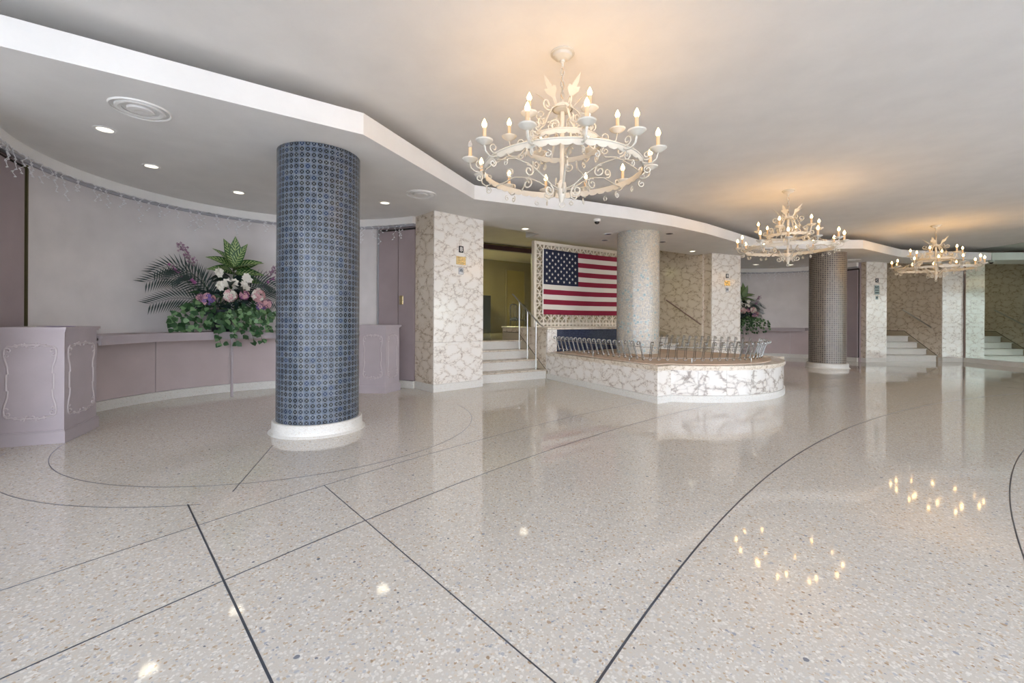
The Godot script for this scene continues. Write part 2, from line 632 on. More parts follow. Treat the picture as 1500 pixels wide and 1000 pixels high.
# ------------------------------------------------------------------ the scene
func _ready() -> void:
	rng.seed = 20
	var cam := Camera3D.new()
	cam.name = "camera"
	cam.projection = Camera3D.PROJECTION_FRUSTUM
	cam.near = 0.05
	cam.far = 200.0
	cam.size = 1000.0 / 635.0 * 0.05
	cam.frustum_offset = Vector2(0, -31.0 / 635.0 * 0.05)
	cam.position = Vector3(0, 1.14, 0)
	cam.rotation = Vector3(0, 0, deg_to_rad(0.3))
	add_child(cam)
	cam.current = true

	var we := WorldEnvironment.new()
	we.name = "environment"
	var env := Environment.new()
	env.background_mode = Environment.BG_SKY
	var sky := Sky.new()
	var sm := ProceduralSkyMaterial.new()
	sm.sky_top_color = Color(0.66, 0.74, 0.88)
	sm.sky_horizon_color = Color(0.93, 0.935, 0.945)
	sm.sky_curve = 0.2
	sm.ground_bottom_color = Color(0.55, 0.54, 0.52)
	sm.ground_horizon_color = Color(0.86, 0.87, 0.88)
	sm.sky_energy_multiplier = 3.2
	sm.ground_energy_multiplier = 2.0
	sky.sky_material = sm
	env.sky = sky
	env.tonemap_mode = Environment.TONE_MAPPER_LINEAR
	env.tonemap_exposure = 0.75
	env.sdfgi_enabled = true
	env.ssao_enabled = true
	env.ssil_enabled = true
	we.environment = env
	add_child(we)
	var sun := DirectionalLight3D.new()
	sun.name = "sun"
	sun.light_color = Color(1.0, 0.97, 0.925)
	sun.light_energy = 8.0
	sun.light_angular_distance = 0.5
	sun.shadow_enabled = true
	sun.sky_mode = DirectionalLight3D.SKY_MODE_LIGHT_ONLY
	add_child(sun)
	sun.look_at_from_position(Vector3.ZERO, Vector3(0.35, -0.75, 0.55))

	build_materials()
	build_shell()
	build_windows()
	build_niche(BAY_1, "left")
	build_niche(BAY_3, "right")
	build_columns()
	build_pillars()
	build_stairs()
	build_screen()
	build_planter()
	build_corridor()
	build_far_stairs()
	build_podiums()
	build_chandeliers()
	build_ceiling_fittings()
	build_flowers()
	build_icicles()
	build_tools()

# ------------------------------------------------------------------ shell
func soffit_edge() -> Array:
	return [[-66.0, 20.6], [-58.0, 20.15], [BAY_1, 19.15], [-43.4, 20.0], [-39.0, 19.55], [-35.7, 19.3], [-32.5, 19.22], [-29.3, 19.3], [-26.0, 19.55], [-21.6, 20.0], [BAY_3, 19.15], [-8.6, 20.0], [-4.0, 20.12], [-0.4, 20.2]]

func build_shell() -> void:
	var fl := struct("floor", MB.new().arc(Vector3(OX, 0, OZ), GLASS_R - 0.1, 28.5, -67.0, 1.0, -0.2, 0.0, 68), M.floor, "polished cream terrazzo floor with metal divider strips")
	var c := Vector3(OX, 0, OZ)
	# zinc divider strips set in the terrazzo: arcs about the plan's centre and radii
	for q in [[15.0, -62.0, -1.0, 0.007], [16.2, -64.0, -1.0, 0.009], [17.74, -64.0, -1.0, 0.007], [18.42, -64.0, -1.0, 0.006]]:
		part("divider_strip", MB.new().arc(c, q[0] - q[3] * 0.5, q[0] + q[3] * 0.5, q[1], q[2], -0.004, 0.0006, 90), M.strip, fl)
	for q in [[-1.985, 2.662, 1.40, -0.90, 0.009], [-1.29, 2.985, 2.10, -0.85, 0.006], [-2.157, 3.92, -1.838, 2.861, 0.006]]:
		var p0 := Vector3(q[0], 0, -q[1])
		var p1 := Vector3(q[2], 0, -q[3])
		part("divider_strip", MB.new().box((p0 + p1) * 0.5 + Vector3(0, -0.0017, 0), Vector3(q[4], 0.0046, p0.distance_to(p1)), 0.0, Basis(Vector3.UP, atan2(p1.x - p0.x, p1.z - p0.z))), M.strip, fl)
	for q in [[-15.3, 16.2, 19.5, 0.005], [-7.0, 16.2, 20.6, 0.005]]:
		var p0 := at(q[0], 0, q[1])
		var p1 := at(q[0], 0, q[2])
		part("divider_strip", MB.new().box((p0 + p1) * 0.5 + Vector3(0, -0.0017, 0), Vector3(q[3], 0.0046, p0.distance_to(p1)), 0.0, turned(q[0])), M.strip, fl)
	var ring := at(BAY_1, 0, 20.45)
	part("divider_strip", MB.new().arc(ring, 1.917, 1.923, -301.0, -104.0, -0.004, 0.0006, 70), M.strip, fl)
	part("divider_strip", MB.new().arc(ring, 2.237, 2.243, -192.0, -122.0, -0.004, 0.0006, 30), M.strip, fl)

	struct("ceiling", MB.new().arc(Vector3(OX, 0, OZ), GLASS_R - 1.6, 28.5, -73.0, 1.5, CEIL, CEIL + 0.2, 68), M.ceiling, "smooth white upper ceiling of the lobby, with an added canopy outside the glazing")  # runs on past the glass as an added canopy that cuts high sky light

	# dropped soffit with a white fascia along its edge
	var edge := PackedVector2Array()
	for q in soffit_edge():
		edge.append(flat2(q[0], 0, q[1]))
	var outer := PackedVector2Array([Vector2(MIRROR_X - 0.01, at(0, 0, 21.1).z), flat2(-8.0, 0.3, 21.1), flat2(-8.0, 0.1, 23.6), flat2(BAY_3, 0, 23.6), flat2(-22.3, -0.2, 23.6), flat2(BAY_2, 3.52, 21.12), flat2(BAY_2, 1.56, 21.12), flat2(BAY_2, 1.56, 21.6), flat2(BAY_2, -1.56, 21.6), flat2(BAY_2, -1.56, 21.12), flat2(BAY_2, -3.3, 21.05), flat2(-42.0, -0.25, 23.6), flat2(BAY_1, 0, 23.6), flat2(-60.0, 0, 23.6), flat2(-66.0, 0, 23.2)])
	edge[edge.size() - 1].x = MIRROR_X - 0.01
	var poly := edge.duplicate()
	poly.append_array(outer)
	var sof := struct("trim_1", MB.new().prism(poly, SOFFIT, FASCIA), M.white, "white dropped soffit with faceted fascia above the columns")
	# upright back of the cove, behind the lip of the soffit
	var cove := MB.new()
	var es := soffit_edge()
	for i in es.size() - 1:
		var a0 := at(es[i][0], 0, es[i][1] + 0.75)
		var a1 := at(es[i + 1][0], 0, es[i + 1][1] + 0.75)
		var dd := a1 - a0
		var nn := Vector3(-dd.z, 0, dd.x).normalized()
		cove.face([a0 + Vector3.UP * FASCIA, a1 + Vector3.UP * FASCIA, a1 + Vector3.UP * CEIL, a0 + Vector3.UP * CEIL], nn)
		var b0 := a0 - nn * 0.05
		var b1 := a1 - nn * 0.05
		cove.face([b0 + Vector3.UP * FASCIA, b1 + Vector3.UP * FASCIA, b1 + Vector3.UP * CEIL, b0 + Vector3.UP * CEIL], -nn)
	part("cove_wall", cove, M.taupe, sof)

	# mirror wall on the right
	struct("wall_right", MB.new().box(Vector3(MIRROR_X + 0.16, 1.6, -10.8), Vector3(0.25, 3.2, 18.6)), M.wall, "wall behind the tall mirror")
	var mir := thing("wall_mirror", "tall frameless wall mirror beside the marble pillar and far stairs", "mirror", Vector3(MIRROR_X, 0, -9.0), 0.0)
	wpart("mirror_glass", MB.new().box(Vector3(MIRROR_X + 0.012, 1.66, -7.05), Vector3(0.022, 3.06, 10.9)), M.mirror, mir)
	wpart("edge_strip", MB.new().box(Vector3(MIRROR_X - 0.002, 1.64, -12.49), Vector3(0.03, 3.02, 0.012)), M.taupe, mir)
	struct("baseboard_right", MB.new().box(Vector3(MIRROR_X + 0.005, 0.062, -7.05), Vector3(0.05, 0.124, 10.9), 0.004), M.base, "beige stone base under the mirror")

	# left end of the lobby, out of the frame: a solid part behind the niche, glazing towards the street
	var w0 := at(-66.0, 0, 19.6)
	var w1 := at(-66.0, 0, 28.4)
	struct("wall_left", MB.new().box((w0 + w1) * 0.5 + Vector3.UP * 1.6, Vector3(0.2, 3.2, 8.8), 0.0, turned(-66.0)), M.wall, "pale end wall of the lobby")
	var e0 := at(-58.5, 0, 21.1)
	var e1 := at(-66.0, 0, 21.1)
	struct("wall_left_return", MB.new().box((e0 + e1) * 0.5 + Vector3.UP * 1.6, Vector3(e0.distance_to(e1), 3.2, 0.2), 0.0, turned(-62.25)), M.wall, "pale wall between the end pillar and the glazed end")
	# solid back closing the building behind niches and stair halls
	struct("wall_back", MB.new().arc(c, 28.2, 28.5, -67.0, 1.0, -0.2, 3.4, 30), M.olive, "rear wall of the building behind the stair hall")

func build_windows() -> void:
	var c := Vector3(OX, 0, OZ)
	var w := struct_root("window_1", "tall curved glazing of the lobby front", at(-33, 0, GLASS_R), -33.0)
	wpart("window_sill", MB.new().arc(c, GLASS_R - 0.1, GLASS_R + 0.1, -66.5, -0.2, 0.0, 0.12, 40), M.base, w)
	wpart("window_head", MB.new().arc(c, GLASS_R - 0.1, GLASS_R + 0.1, -66.5, -0.2, 2.95, 3.2, 40), M.white, w)
	var a := -66.0
	while a < -0.1:
		var b := a + 5.48
		var p0 := at(a, 0, GLASS_R)
		wpart("mullion", MB.new().box(p0 + Vector3.UP * 1.535, Vector3(0.06, 2.83, 0.1), 0.004, turned(a)), M.rail, w)
		wpart("pane", MB.new().arc(c, GLASS_R - 0.005, GLASS_R + 0.005, a + 0.2, b - 0.2, 0.12, 2.95, 4), M.glass, w)
		a = b
	var e := struct_root("window_2", "tall glazing at the end of the lobby", at(-66.0, 0, 14.8), -66.0)
	part("window_sill", MB.new().box(Vector3(0, 0.06, 0), Vector3(0.18, 0.12, 9.6)), M.base, e)
	part("window_head", MB.new().box(Vector3(0, 3.075, 0), Vector3(0.18, 0.25, 9.6)), M.white, e)
	for k in 9:
		part("mullion", MB.new().box(Vector3(0, 1.535, -4.7 + k * 1.175), Vector3(0.1, 2.83, 0.06), 0.004), M.rail, e)
		if k < 8:
			part("pane", MB.new().box(Vector3(0, 1.535, -4.7 + (k + 0.5) * 1.175), Vector3(0.01, 2.83, 1.11)), M.glass, e)
	struct("floor", MB.new().box(Vector3(14.0, -0.26, 14.0), Vector3(90.0, 0.1, 90.0)), M.ground, "pale pavement outside the windows")

# ------------------------------------------------------------------ niches
func build_niche(a: float, side: String) -> void:
	var c := at(a, 0, NICHE_D)
	var r := NICHE_R
	var lo := -80.0 if side == "left" else -75.0
	var hi := 79.0 if side == "left" else 90.0
	var w := struct_root("wall_niche_" + side, "curved plaster back wall of the %s niche" % ("blue column's" if side == "left" else "brown column's"), at(a, 0, NICHE_D + r), a)
	wpart("plaster", MB.new().arc(c, r, r + 0.12, a - 60.2, a + 60.2, 0.0, SOFFIT, 44), M.wall, w)
	wpart("side_wall", MB.new().arc(c, r + 0.03, r + 0.12, a + lo, a - 60.2, 0.0, SOFFIT, 12), M.mauve, w)
	wpart("side_wall", MB.new().arc(c, r + 0.03, r + 0.12, a + 60.2, a + hi, 0.0, SOFFIT, 12), M.mauve, w)
	wpart("crown_band", MB.new().arc(c, r - 0.07, r + 0.01, a + lo, a + hi, 2.735, SOFFIT, 60), M.white, w)
	wpart("track", MB.new().arc(c, r - 0.035, r + 0.01, a + lo, a + hi, 2.70, 2.734, 60), M.grey_trim, w)
	# lower panels below the shelf, with open joints
	var joints := [-60.0, -44.0, -20.0, 3.5, 28.0, 46.0, 60.0]
	for i in joints.size() - 1:
		wpart("lower_panel", MB.new().arc(c, r - 0.014, r - 0.001, a + joints[i] + 0.12, a + joints[i + 1] - 0.12, 0.125, 0.86, 10), M.rose, w)
	struct("baseboard_niche_" + side, MB.new().arc(c, r - 0.035, r + 0.01, a + lo, a + hi, 0.0, 0.12, 60), M.base, "pale terrazzo base along the curved niche wall")
	# flush doors at both ends of the curve
	for k in [[lo, -72.0 if side == "left" else -70.0, -71.6 if side == "left" else -69.6, -61.4, 0], [61.4, 70.5, 70.9, hi, 1]]:
		var called := "door_%d" % (1 + k[4] + (0 if side == "left" else 2))
		var mid: float = a + (k[0] + k[3]) * 0.5
		var d := struct_root(called, "flush mauve curved door at the %s end of the niche" % ("near" if k[4] == 0 else "far"), c + Vector3(sin(deg_to_rad(mid)), 0, -cos(deg_to_rad(mid))) * r, mid)
		wpart("leaf", MB.new().arc(c, r - 0.02, r + 0.025, a + k[0], a + k[1], 0.13, 2.64, 10), M.mauve, d)
		wpart("leaf", MB.new().arc(c, r - 0.02, r + 0.025, a + k[2], a + k[3], 0.13, 2.64, 10), M.mauve, d)
		wpart("gap", MB.new().arc(c, r + 0.01, r + 0.03, a + k[0], a + k[3] + 0.5, 0.125, 2.68, 16), M.dark_gap, d)
		var trim_at: float = k[3] + 0.5 if k[4] == 0 else k[0] - 0.6
		wpart("edge_strip", MB.new().arc(c, r - 0.03, r + 0.01, a + trim_at, a + trim_at + 0.45, 0.125, 2.68, 1), M.bronze if k[4] == 0 else M.grey_trim, d)
		if k[4] == 1:
			var pl: float = deg_to_rad(a + 72.4)
			var pp := c + Vector3(sin(pl), 0, -cos(pl)) * (r - 0.024)
			wpart("pull_plate", MB.new().box(pp + Vector3.UP * 1.47, Vector3(0.07, 0.15, 0.012), 0.003, turned(a + 72.4)), M.brass, d)
	# shelf running round the curve
	var reach := 58.0
	var sh := thing("wall_shelf", "curved mauve shelf on one slim leg in the %s niche" % ("blue column's" if side == "left" else "brown column's"), "shelf", at(a, 0, NICHE_D + 1.75), a)
	wpart("shelf_top", MB.new().arc(c, 1.72, r - 0.016, a - reach, a + reach, 0.925, 0.95, 50), M.lilac, sh)
	wpart("shelf_front", MB.new().arc(c, 1.735, 1.76, a - reach, a + reach, 0.845, 0.925, 50), M.lilac, sh)
	wpart("shelf_underside", MB.new().arc(c, 1.76, r - 0.016, a - reach, a + reach, 0.868, 0.90, 50), M.lilac, sh)
	wpart("leg", MB.new().box(at(a, 0.02, NICHE_D + 1.78, 0.434), Vector3(0.03, 0.868, 0.03), 0.004, turned(a)), M.lilac, sh)

# ------------------------------------------------------------------ columns and pillars
func build_columns() -> void:
	var rows := [
		[BAY_1, "round column clad in navy and white patterned mosaic", M.motif, 0.0, 0.4],
		[BAY_2, "round column clad in pale mosaic with light blue squares, rising from the planter", M.woven, 0.5, 0.4],
		[BAY_3, "round column clad in small brown mosaic tiles", M.brown_tile, 0.0, 0.39]]
	for q in rows:
		var t := thing("mosaic_column", q[1], "column", at(q[0], 0, 20.0, 0.0), q[0])
		var y0: float = 0.12 if q[3] == 0.0 else 0.523
		part("shaft", MB.new().lathe([Vector2(q[4], y0), Vector2(q[4], SOFFIT - 0.004), Vector2(q[4] - 0.02, SOFFIT)], 72, Vector3.ZERO, q[4]), q[2], t)
		if q[3] == 0.0:
			part("plinth", MB.new().lathe([Vector2(0.47, 0.0), Vector2(0.468, 0.004), Vector2(0.442, 0.02), Vector2(0.436, 0.05), Vector2(0.434, 0.112), Vector2(0.426, 0.12), Vector2(0.3, 0.12)], 72), M.base, t)

func pillar(a: float, s: float, d: float, w: float, label: String, letter: String, seedn: int) -> Node3D:
	var t := thing("marble_pillar", label, "pillar", at(a, s, d + 0.2), a)
	# own axes: x across, z towards the lobby; the front face at z = 0.2
	part("core", MB.new().box(Vector3(0, SOFFIT * 0.5, -0.1), Vector3(w - 0.05, SOFFIT - 0.004, 0.55)), M.taupe, t)
	var r := RandomNumberGenerator.new()
	r.seed = seedn
	var cut := 0.78
	for q in [[0.125, cut], [cut + 0.003, SOFFIT]]:
		var h: float = q[1] - q[0]
		part("marble_slab", MB.new().box(Vector3(0, q[0] + h * 0.5, 0.1875), Vector3(w, h, 0.025), 0.002, Basis(), Vector2(r.randf() * 3, r.randf() * 3)), M.marble, t)
		for sx in [-1, 1]:
			part("marble_slab", MB.new().box(Vector3(sx * (w * 0.5 - 0.0125), q[0] + h * 0.5, -0.101), Vector3(0.0249, h, 0.55), 0.002, Basis(), Vector2(r.randf() * 3, r.randf() * 3)), M.marble_warm, t)
	part("terrazzo_base", MB.new().box(Vector3(0, 0.061, -0.1), Vector3(w + 0.004, 0.122, 0.604), 0.004), M.base, t)
	return t

func text_part(s: String, height: float, mt: Material, parent: Node, where: Vector3) -> void:
	var tm := TextMesh.new()
	var f := SystemFont.new()
	f.font_names = PackedStringArray(["Droid Sans"])
	f.font_weight = 700
	tm.font = f
	tm.text = s
	tm.font_size = 64
	tm.pixel_size = height / 46.0
	tm.depth = 0.002
	var o := MeshInstance3D.new()
	o.name = "lettering"
	o.mesh = tm
	o.material_override = mt
	parent.add_child(o, true)
	o.position = where

func sign_plate(p: Node3D, y: float, w: float, h: float, mt: Material, called: String, label: String, group := "", x := 0.02) -> Node3D:
	var t := thing(called, label, "sign", p.transform * Vector3(x, y, 0.201), 0.0, group)
	t.transform.basis = p.transform.basis
	part("plate", MB.new().box(Vector3(0, 0, 0.004), Vector3(w, h, 0.008), 0.0015), mt, t)
	return t

func build_pillars() -> void:
	var white := mat(rgb(232, 230, 224), 0.5)
	var grey := mat(rgb(170, 172, 176), 0.4)
	var teal := mat(rgb(150, 168, 166), 0.4)
	var ink := mat(rgb(52, 60, 66), 0.5)
	var brown_ink := mat(rgb(150, 116, 60), 0.4)
	var b := pillar(-42.2, 0.0, 20.93, 0.98, "white veined marble pillar between the blue column's niche and the stairs", "B", 5)
	pillar(-57.3, 0.0, 20.93, 0.98, "white veined marble pillar left of the podium with the printed sheets", "A", 8)
	var b2 := pillar(-21.7, 0.0, 20.93, 0.98, "white veined marble pillar right of the planter, by the second flower display", "B", 6)
	var pc := pillar(-7.75, 0.0, 20.93, 0.66, "narrow white marble pillar with three signs, left of the far stairs", "C", 7)
	for q in [[b, "near"], [b2, "far"]]:
		var which: String = "on the pillar by the flag stairs" if q[1] == "near" else "on the pillar right of the planter"
		var s := sign_plate(q[0], 2.30, 0.09, 0.108, M.black, "letter_sign", "small black sign with a white letter B " + which)
		text_part("B", 0.07, white, s, Vector3(0, 0, 0.009))
		var pq := sign_plate(q[0], 2.115, 0.19, 0.135, M.brass, "brass_plaque", "shiny brass plaque with fine lines " + which)
		for k in 4:
			part("engraved_line", MB.new().box(Vector3(0, 0.04 - k * 0.026, 0.0085), Vector3(0.14 - 0.02 * (k % 2), 0.006, 0.001)), brown_ink, pq)
		var g := sign_plate(q[0], 1.945, 0.095, 0.11, grey, "small_sign", "small grey sign with dark symbol " + which)
		part("symbol", MB.new().tube([Vector3(-0.018, -0.008, 0.009), Vector3(-0.014, 0.018, 0.009), Vector3(0.004, 0.026, 0.009), Vector3(0.016, 0.012, 0.009), Vector3(0.014, -0.012, 0.009)], 0.006, 5), ink, g)
		part("caption", MB.new().box(Vector3(0, -0.035, 0.0085), Vector3(0.07, 0.012, 0.001)), white, g)
	var sc := sign_plate(pc, 2.33, 0.10, 0.115, M.black, "letter_sign", "small black sign with a white letter C on the narrow pillar", "", 0.0)
	text_part("C", 0.07, white, sc, Vector3(0, 0, 0.009))
	var no := sign_plate(pc, 2.06, 0.15, 0.26, teal, "notice_sign", "tall grey-green NO notice on the narrow pillar", "", 0.0)
	text_part("NO", 0.07, ink, no, Vector3(0, 0.07, 0.009))
	for k in 2:
		part("printed_line", MB.new().box(Vector3(0, -0.01 - k * 0.07, 0.0085), Vector3(0.115, 0.022, 0.001)), ink, no)
	var sm := sign_plate(pc, 1.835, 0.085, 0.10, teal, "small_sign", "small grey-green sign below the NO notice", "", 0.0)
	part("symbol", MB.new().box(Vector3(0, 0.005, 0.0085), Vector3(0.035, 0.05, 0.001)), ink, sm)

# ------------------------------------------------------------------ central stairs
func stair(a: float, s0: float, s1: float, d0: float, label: String) -> Node3D:
	var t := thing("staircase", label, "stairs", at(a, (s0 + s1) * 0.5, d0), a)
	var w := s1 - s0
	for k in 4:
		var depth := 0.3 if k < 3 else 0.3
		var y: float = 0.18 * (k + 1)
		part("riser", MB.new().box(Vector3(0, y - 0.1, -0.3 * k - 0.17), Vector3(w, 0.16, 0.30), 0.0), M.step, t)
		part("tread", MB.new().box(Vector3(0, y - 0.012, -0.3 * k - depth * 0.5 + 0.012), Vector3(w, 0.024, depth + 0.03), 0.006), M.coping, t)
	return t

func build_stairs() -> void:
	var a := BAY_2
	stair(a, -3.05, -1.46, 21.0, "four pale terrazzo steps beside the marble pillar with handrail")
	stair(a, 1.46, 3.4, 21.0, "four pale terrazzo steps right of the pale mosaic column")
	# landing
	struct("floor", MB.new().prism(PackedVector2Array([flat2(a, -3.4, 22.19), flat2(a, 3.6, 22.19), flat2(a, 3.6, 28.1), flat2(a, -3.4, 28.1)]), LANDING - 0.2, LANDING), M.floor, "polished terrazzo landing above the steps")
	# side walls of the stair hall
	var wr := struct_root("wall_stair_right", "warm veined marble side wall of the right-hand steps", at(a, 3.42, 22.5), a)
	for k in 3:
		part("marble_slab", MB.new().box(Vector3(0.012, 1.6, 1.6 - k * 1.31 - 0.655), Vector3(0.025, 3.19, 1.305), 0.002, Basis(), Vector2(k * 1.31, 0.4)), M.marble_warm, wr)
	part("core", MB.new().box(Vector3(0.12, 1.6, -0.4), Vector3(0.18, 3.2, 4.0)), M.marble_warm, wr)
	var sk := MB.new().slab(PackedVector2Array([Vector2(-1.52, 0.0), Vector2(-1.52, 0.14), Vector2(-0.45, 0.86), Vector2(1.9, 0.86), Vector2(1.9, 0.5), Vector2(-0.3, 0.5)]), -0.004, 0.004)
	for i in sk.v.size():
		var p := sk.v[i]
		var q := sk.n[i]
		sk.v[i] = Vector3(p.z - 0.006, p.y, -p.x)
		sk.n[i] = Vector3(q.z, q.y, -q.x)
	part("stair_skirting", sk, M.stringer, wr)
	var hr := thing("handrail", "slim metal handrail on the warm marble wall right of the pale column", "handrail", at(a, 3.36, 21.6), a)
	part("rail", MB.new().tube([Vector3(0, 1.06, 0.70), Vector3(0, 1.72, -0.35)], 0.018, 8), M.taupe, hr)
	for q in [[1.16, 0.58], [1.66, -0.25]]:
		part("bracket", MB.new().tube([Vector3(0, q[0], q[1]), Vector3(0.06, q[0] - 0.03, q[1])], 0.008, 6), M.taupe, hr)
	struct("wall_stair_left", MB.new().box(at(a, -3.3, 22.8, 1.6), Vector3(0.12, 3.2, 3.4), 0.0, turned(a), Vector2(0.3, 0.2)), M.marble_warm, "marble side wall of the left-hand steps")

	# block between the two flights: marble sides, navy mosaic front, marble top
	var blk := thing("marble_parapet", "low marble wall with navy mosaic front under the pierced screen", "low wall", at(a, 0, 21.0), a)
	part("core", MB.new().box(Vector3(0, 0.48, -0.85), Vector3(2.82, 0.96, 1.62)), M.taupe, blk)
	part("mosaic_front", MB.new().box(Vector3(0, 0.73, -0.025), Vector3(2.42, 0.46, 0.03)), M.navy_tile, blk)
	for sx in [-1, 1]:
		part("end_slab", MB.new().box(Vector3(sx * 1.325, 0.50, -0.022), Vector3(0.24, 0.92, 0.044), 0.002, Basis(), Vector2(sx * 0.7, 0.1)), M.marble, blk)
		for k in 2:
			part("side_slab", MB.new().box(Vector3(sx * 1.43, 0.50, -0.045 - 0.415 - k * 0.83), Vector3(0.028, 0.92, 0.827), 0.002, Basis(), Vector2(k * 0.83 + sx, 0.9)), M.marble_warm, blk)
		var skp := MB.new().slab(PackedVector2Array([Vector2(-0.02, 0.0), Vector2(-0.02, 0.13), Vector2(1.04, 0.87), Vector2(1.66, 0.87), Vector2(1.66, 0.5), Vector2(0.95, 0.5)]), -0.007, 0.007)
		for i in skp.v.size():
			var p := skp.v[i]
			var q := skp.n[i]
			skp.v[i] = Vector3(p.z + sx * 1.448, p.y, -p.x)
			skp.n[i] = Vector3(q.z, q.y, -q.x)
		part("stair_skirting", skp, M.stringer, blk)
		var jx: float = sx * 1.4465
		part("skirting_joint_shadow", MB.new().tube([Vector3(jx, 0.10, 0.04), Vector3(jx, 0.138, 0.01), Vector3(jx, 0.877, -1.04), Vector3(jx, 0.877, -1.66)], 0.006, 4), M.dark_gap, blk)  # dark strip that paints the shadow line above the skirting
	part("coping", MB.new().box(Vector3(0, 0.982, -0.84), Vector3(2.94, 0.042, 1.76), 0.008), M.coping, blk)

	# handrail on the left flight
	var r := thing("handrail", "grey metal handrail on three slim posts, left flight of steps", "handrail", at(a, -1.62, 21.0), a)
	var pts := [Vector3(0, 1.02, 0.10), Vector3(0, 1.07, -0.02), Vector3(0, 1.70, -1.0)]
	part("rail", MB.new().tube(pts, 0.02, 8, false, 0.6), M.rail, r)
	for k in 3:
		var z: float = -0.14 - 0.3 * k
		var y1 := lerpf(1.07, 1.70, (-z - 0.02) / 0.98)
		var post := part("post", MB.new().tube([Vector3(0, 0.18 * (k + 1), z), Vector3(0, y1, z)], 0.013, 8), M.rail, r)
		part("foot", MB.new().lathe([Vector2(0.026, 0.0), Vector2(0.026, 0.008), Vector2(0.013, 0.012)], 12, Vector3(0, 0.18 * (k + 1), z)), M.rail, post)

func quarter(mb: MB, cx: float, cy: float, a0: float, r: float, w: float, z0: float, z1: float) -> void:
	var seg := 6
	for k in seg:
		var t0 := a0 + PI * 0.5 * k / seg
		var t1 := a0 + PI * 0.5 * (k + 1) / seg
		var d0 := Vector3(cos(t0), sin(t0), 0)
		var d1 := Vector3(cos(t1), sin(t1), 0)
		var c := Vector3(cx, cy, 0)
		var zf := Vector3(0, 0, z1)
		var zb := Vector3(0, 0, z0)
		mb.face([c + d0 * r + zf, c + d1 * r + zf, c + d1 * (r - w) + zf, c + d0 * (r - w) + zf], Vector3(0, 0, 1))
		mb.face([c + d0 * r + zb, c + d1 * r + zb, c + d1 * (r - w) + zb, c + d0 * (r - w) + zb], Vector3(0, 0, -1))
		mb.face([c + d0 * r + zf, c + d1 * r + zf, c + d1 * r + zb, c + d0 * r + zb], d0 + d1)
		mb.face([c + d0 * (r - w) + zf, c + d1 * (r - w) + zf, c + d1 * (r - w) + zb, c + d0 * (r - w) + zb], -d0 - d1)

func build_screen() -> void:
	var a := BAY_2
	var t := thing("breeze_block_screen", "white pierced breeze-block screen with curved lattice behind the flag", "screen", at(a, 0, 21.5, 1.0035), a)
	for sx in [-1, 1]:
		part("end_post", MB.new().box(Vector3(sx * 1.427, 0.892, 0), Vector3(0.048, 1.78, 0.10), 0.004), M.block, t)
	var sill := MB.new()
	sill.box(Vector3(0, 0.012, 0), Vector3(2.8, 0.024, 0.09))
	sill.box(Vector3(0, 0.066, 0), Vector3(2.8, 0.032, 0.09))
	for k in 29:
		sill.box(Vector3(-1.4 + k * 0.1, 0.037, 0), Vector3(0.045, 0.026, 0.09))
	part("sill_course", sill, M.block, t)
	part("top_course", MB.new().box(Vector3(0, 1.754, 0), Vector3(2.8, 0.055, 0.09), 0.004), M.block, t)
	var b := MB.new()
	var h := 0.1
	for sx in [-1, 1]:
		b.box(Vector3(sx * (h - 0.009), 0, 0), Vector3(0.0178, 0.2, 0.085))
		b.box(Vector3(0, sx * (h - 0.006), 0), Vector3(0.164, 0.0118, 0.085))
		for sy in [-1, 1]:
			quarter(b, sx * h, sy * h, PI if (sx > 0 and sy > 0) else (PI * 1.5 if sx < 0 and sy > 0 else (0.0 if sx < 0 else PI * 0.5)), 0.105, 0.02, -0.03, 0.04)
	var bm := b.mesh()
	for row in 8:
		for k in 14:
			var o := part("breeze_block", bm, M.block, t)
			o.position = Vector3(-1.3 + k * 0.2, 0.185 + row * 0.2055, 0)
			o.scale = Vector3(1, 1.0275, 1)

	# flag pinned to the lobby side of the screen, slightly rippled cloth
	var f := MB.new()
	var nx := 60
	var ny := 26
	var fw := 2.36
	var fh := 1.36
	var zz := func(u: float, v: float) -> float:
		return 0.010 * sin(u * 34.0 + 2.0 * v) * v + 0.006 * sin(u * 13.0 + 5.0 * v) + 0.018
	var grid := []
	for j in ny + 1:
		for i in nx + 1:
			var u := float(i) / nx
			var w := float(j) / ny
			var z: float = zz.call(u, w)
			var dx: float = (zz.call(u + 0.005, w) - z) / (0.005 * fw)
			var dy: float = (zz.call(u, w + 0.005) - z) / (0.005 * fh)
			grid.append(f.put(Vector3(u * fw, -w * fh - 0.012 * sin(u * PI), z), Vector3(-dx, dy, 1).normalized(), Vector2(u, w)))
	for j in ny:
		for i in nx:
			var p: int = j * (nx + 1) + i
			f.tri_i(grid[p], grid[p + nx + 1], grid[p + nx + 2])
			f.tri_i(grid[p], grid[p + nx + 2], grid[p + 1])
	var fl := thing("flag", "American flag with stars and stripes hung flat on the white screen", "flag", at(a, -1.235, 21.44, 2.63), a)
	part("cloth", f, M.flag, fl)
	part("heading", MB.new().box(Vector3(-0.012, -fh * 0.5, 0.02), Vector3(0.03, fh, 0.004)), M.petal_white, fl)
	for y in [-0.03, -fh + 0.03]:
		part("grommet", MB.new().lathe([Vector2(0.004, 0), Vector2(0.010, 0), Vector2(0.010, 0.003), Vector2(0.004, 0.003)], 10, Vector3(-0.012, y, 0.024)), M.brass, fl)

# ------------------------------------------------------------------ planter
func planter_front(k: float, out := 0.0) -> Vector2:   # k from -1 to 1 round the bowed front, in s and d
	var half := 1.44
	var sag := 0.66
	var r := (half * half + sag * sag) / (2.0 * sag)
	var full := asin(half / r)
	var dc := 17.52 + r
	return Vector2((r + out) * sin(full * k), dc - (r + out) * cos(full * k))

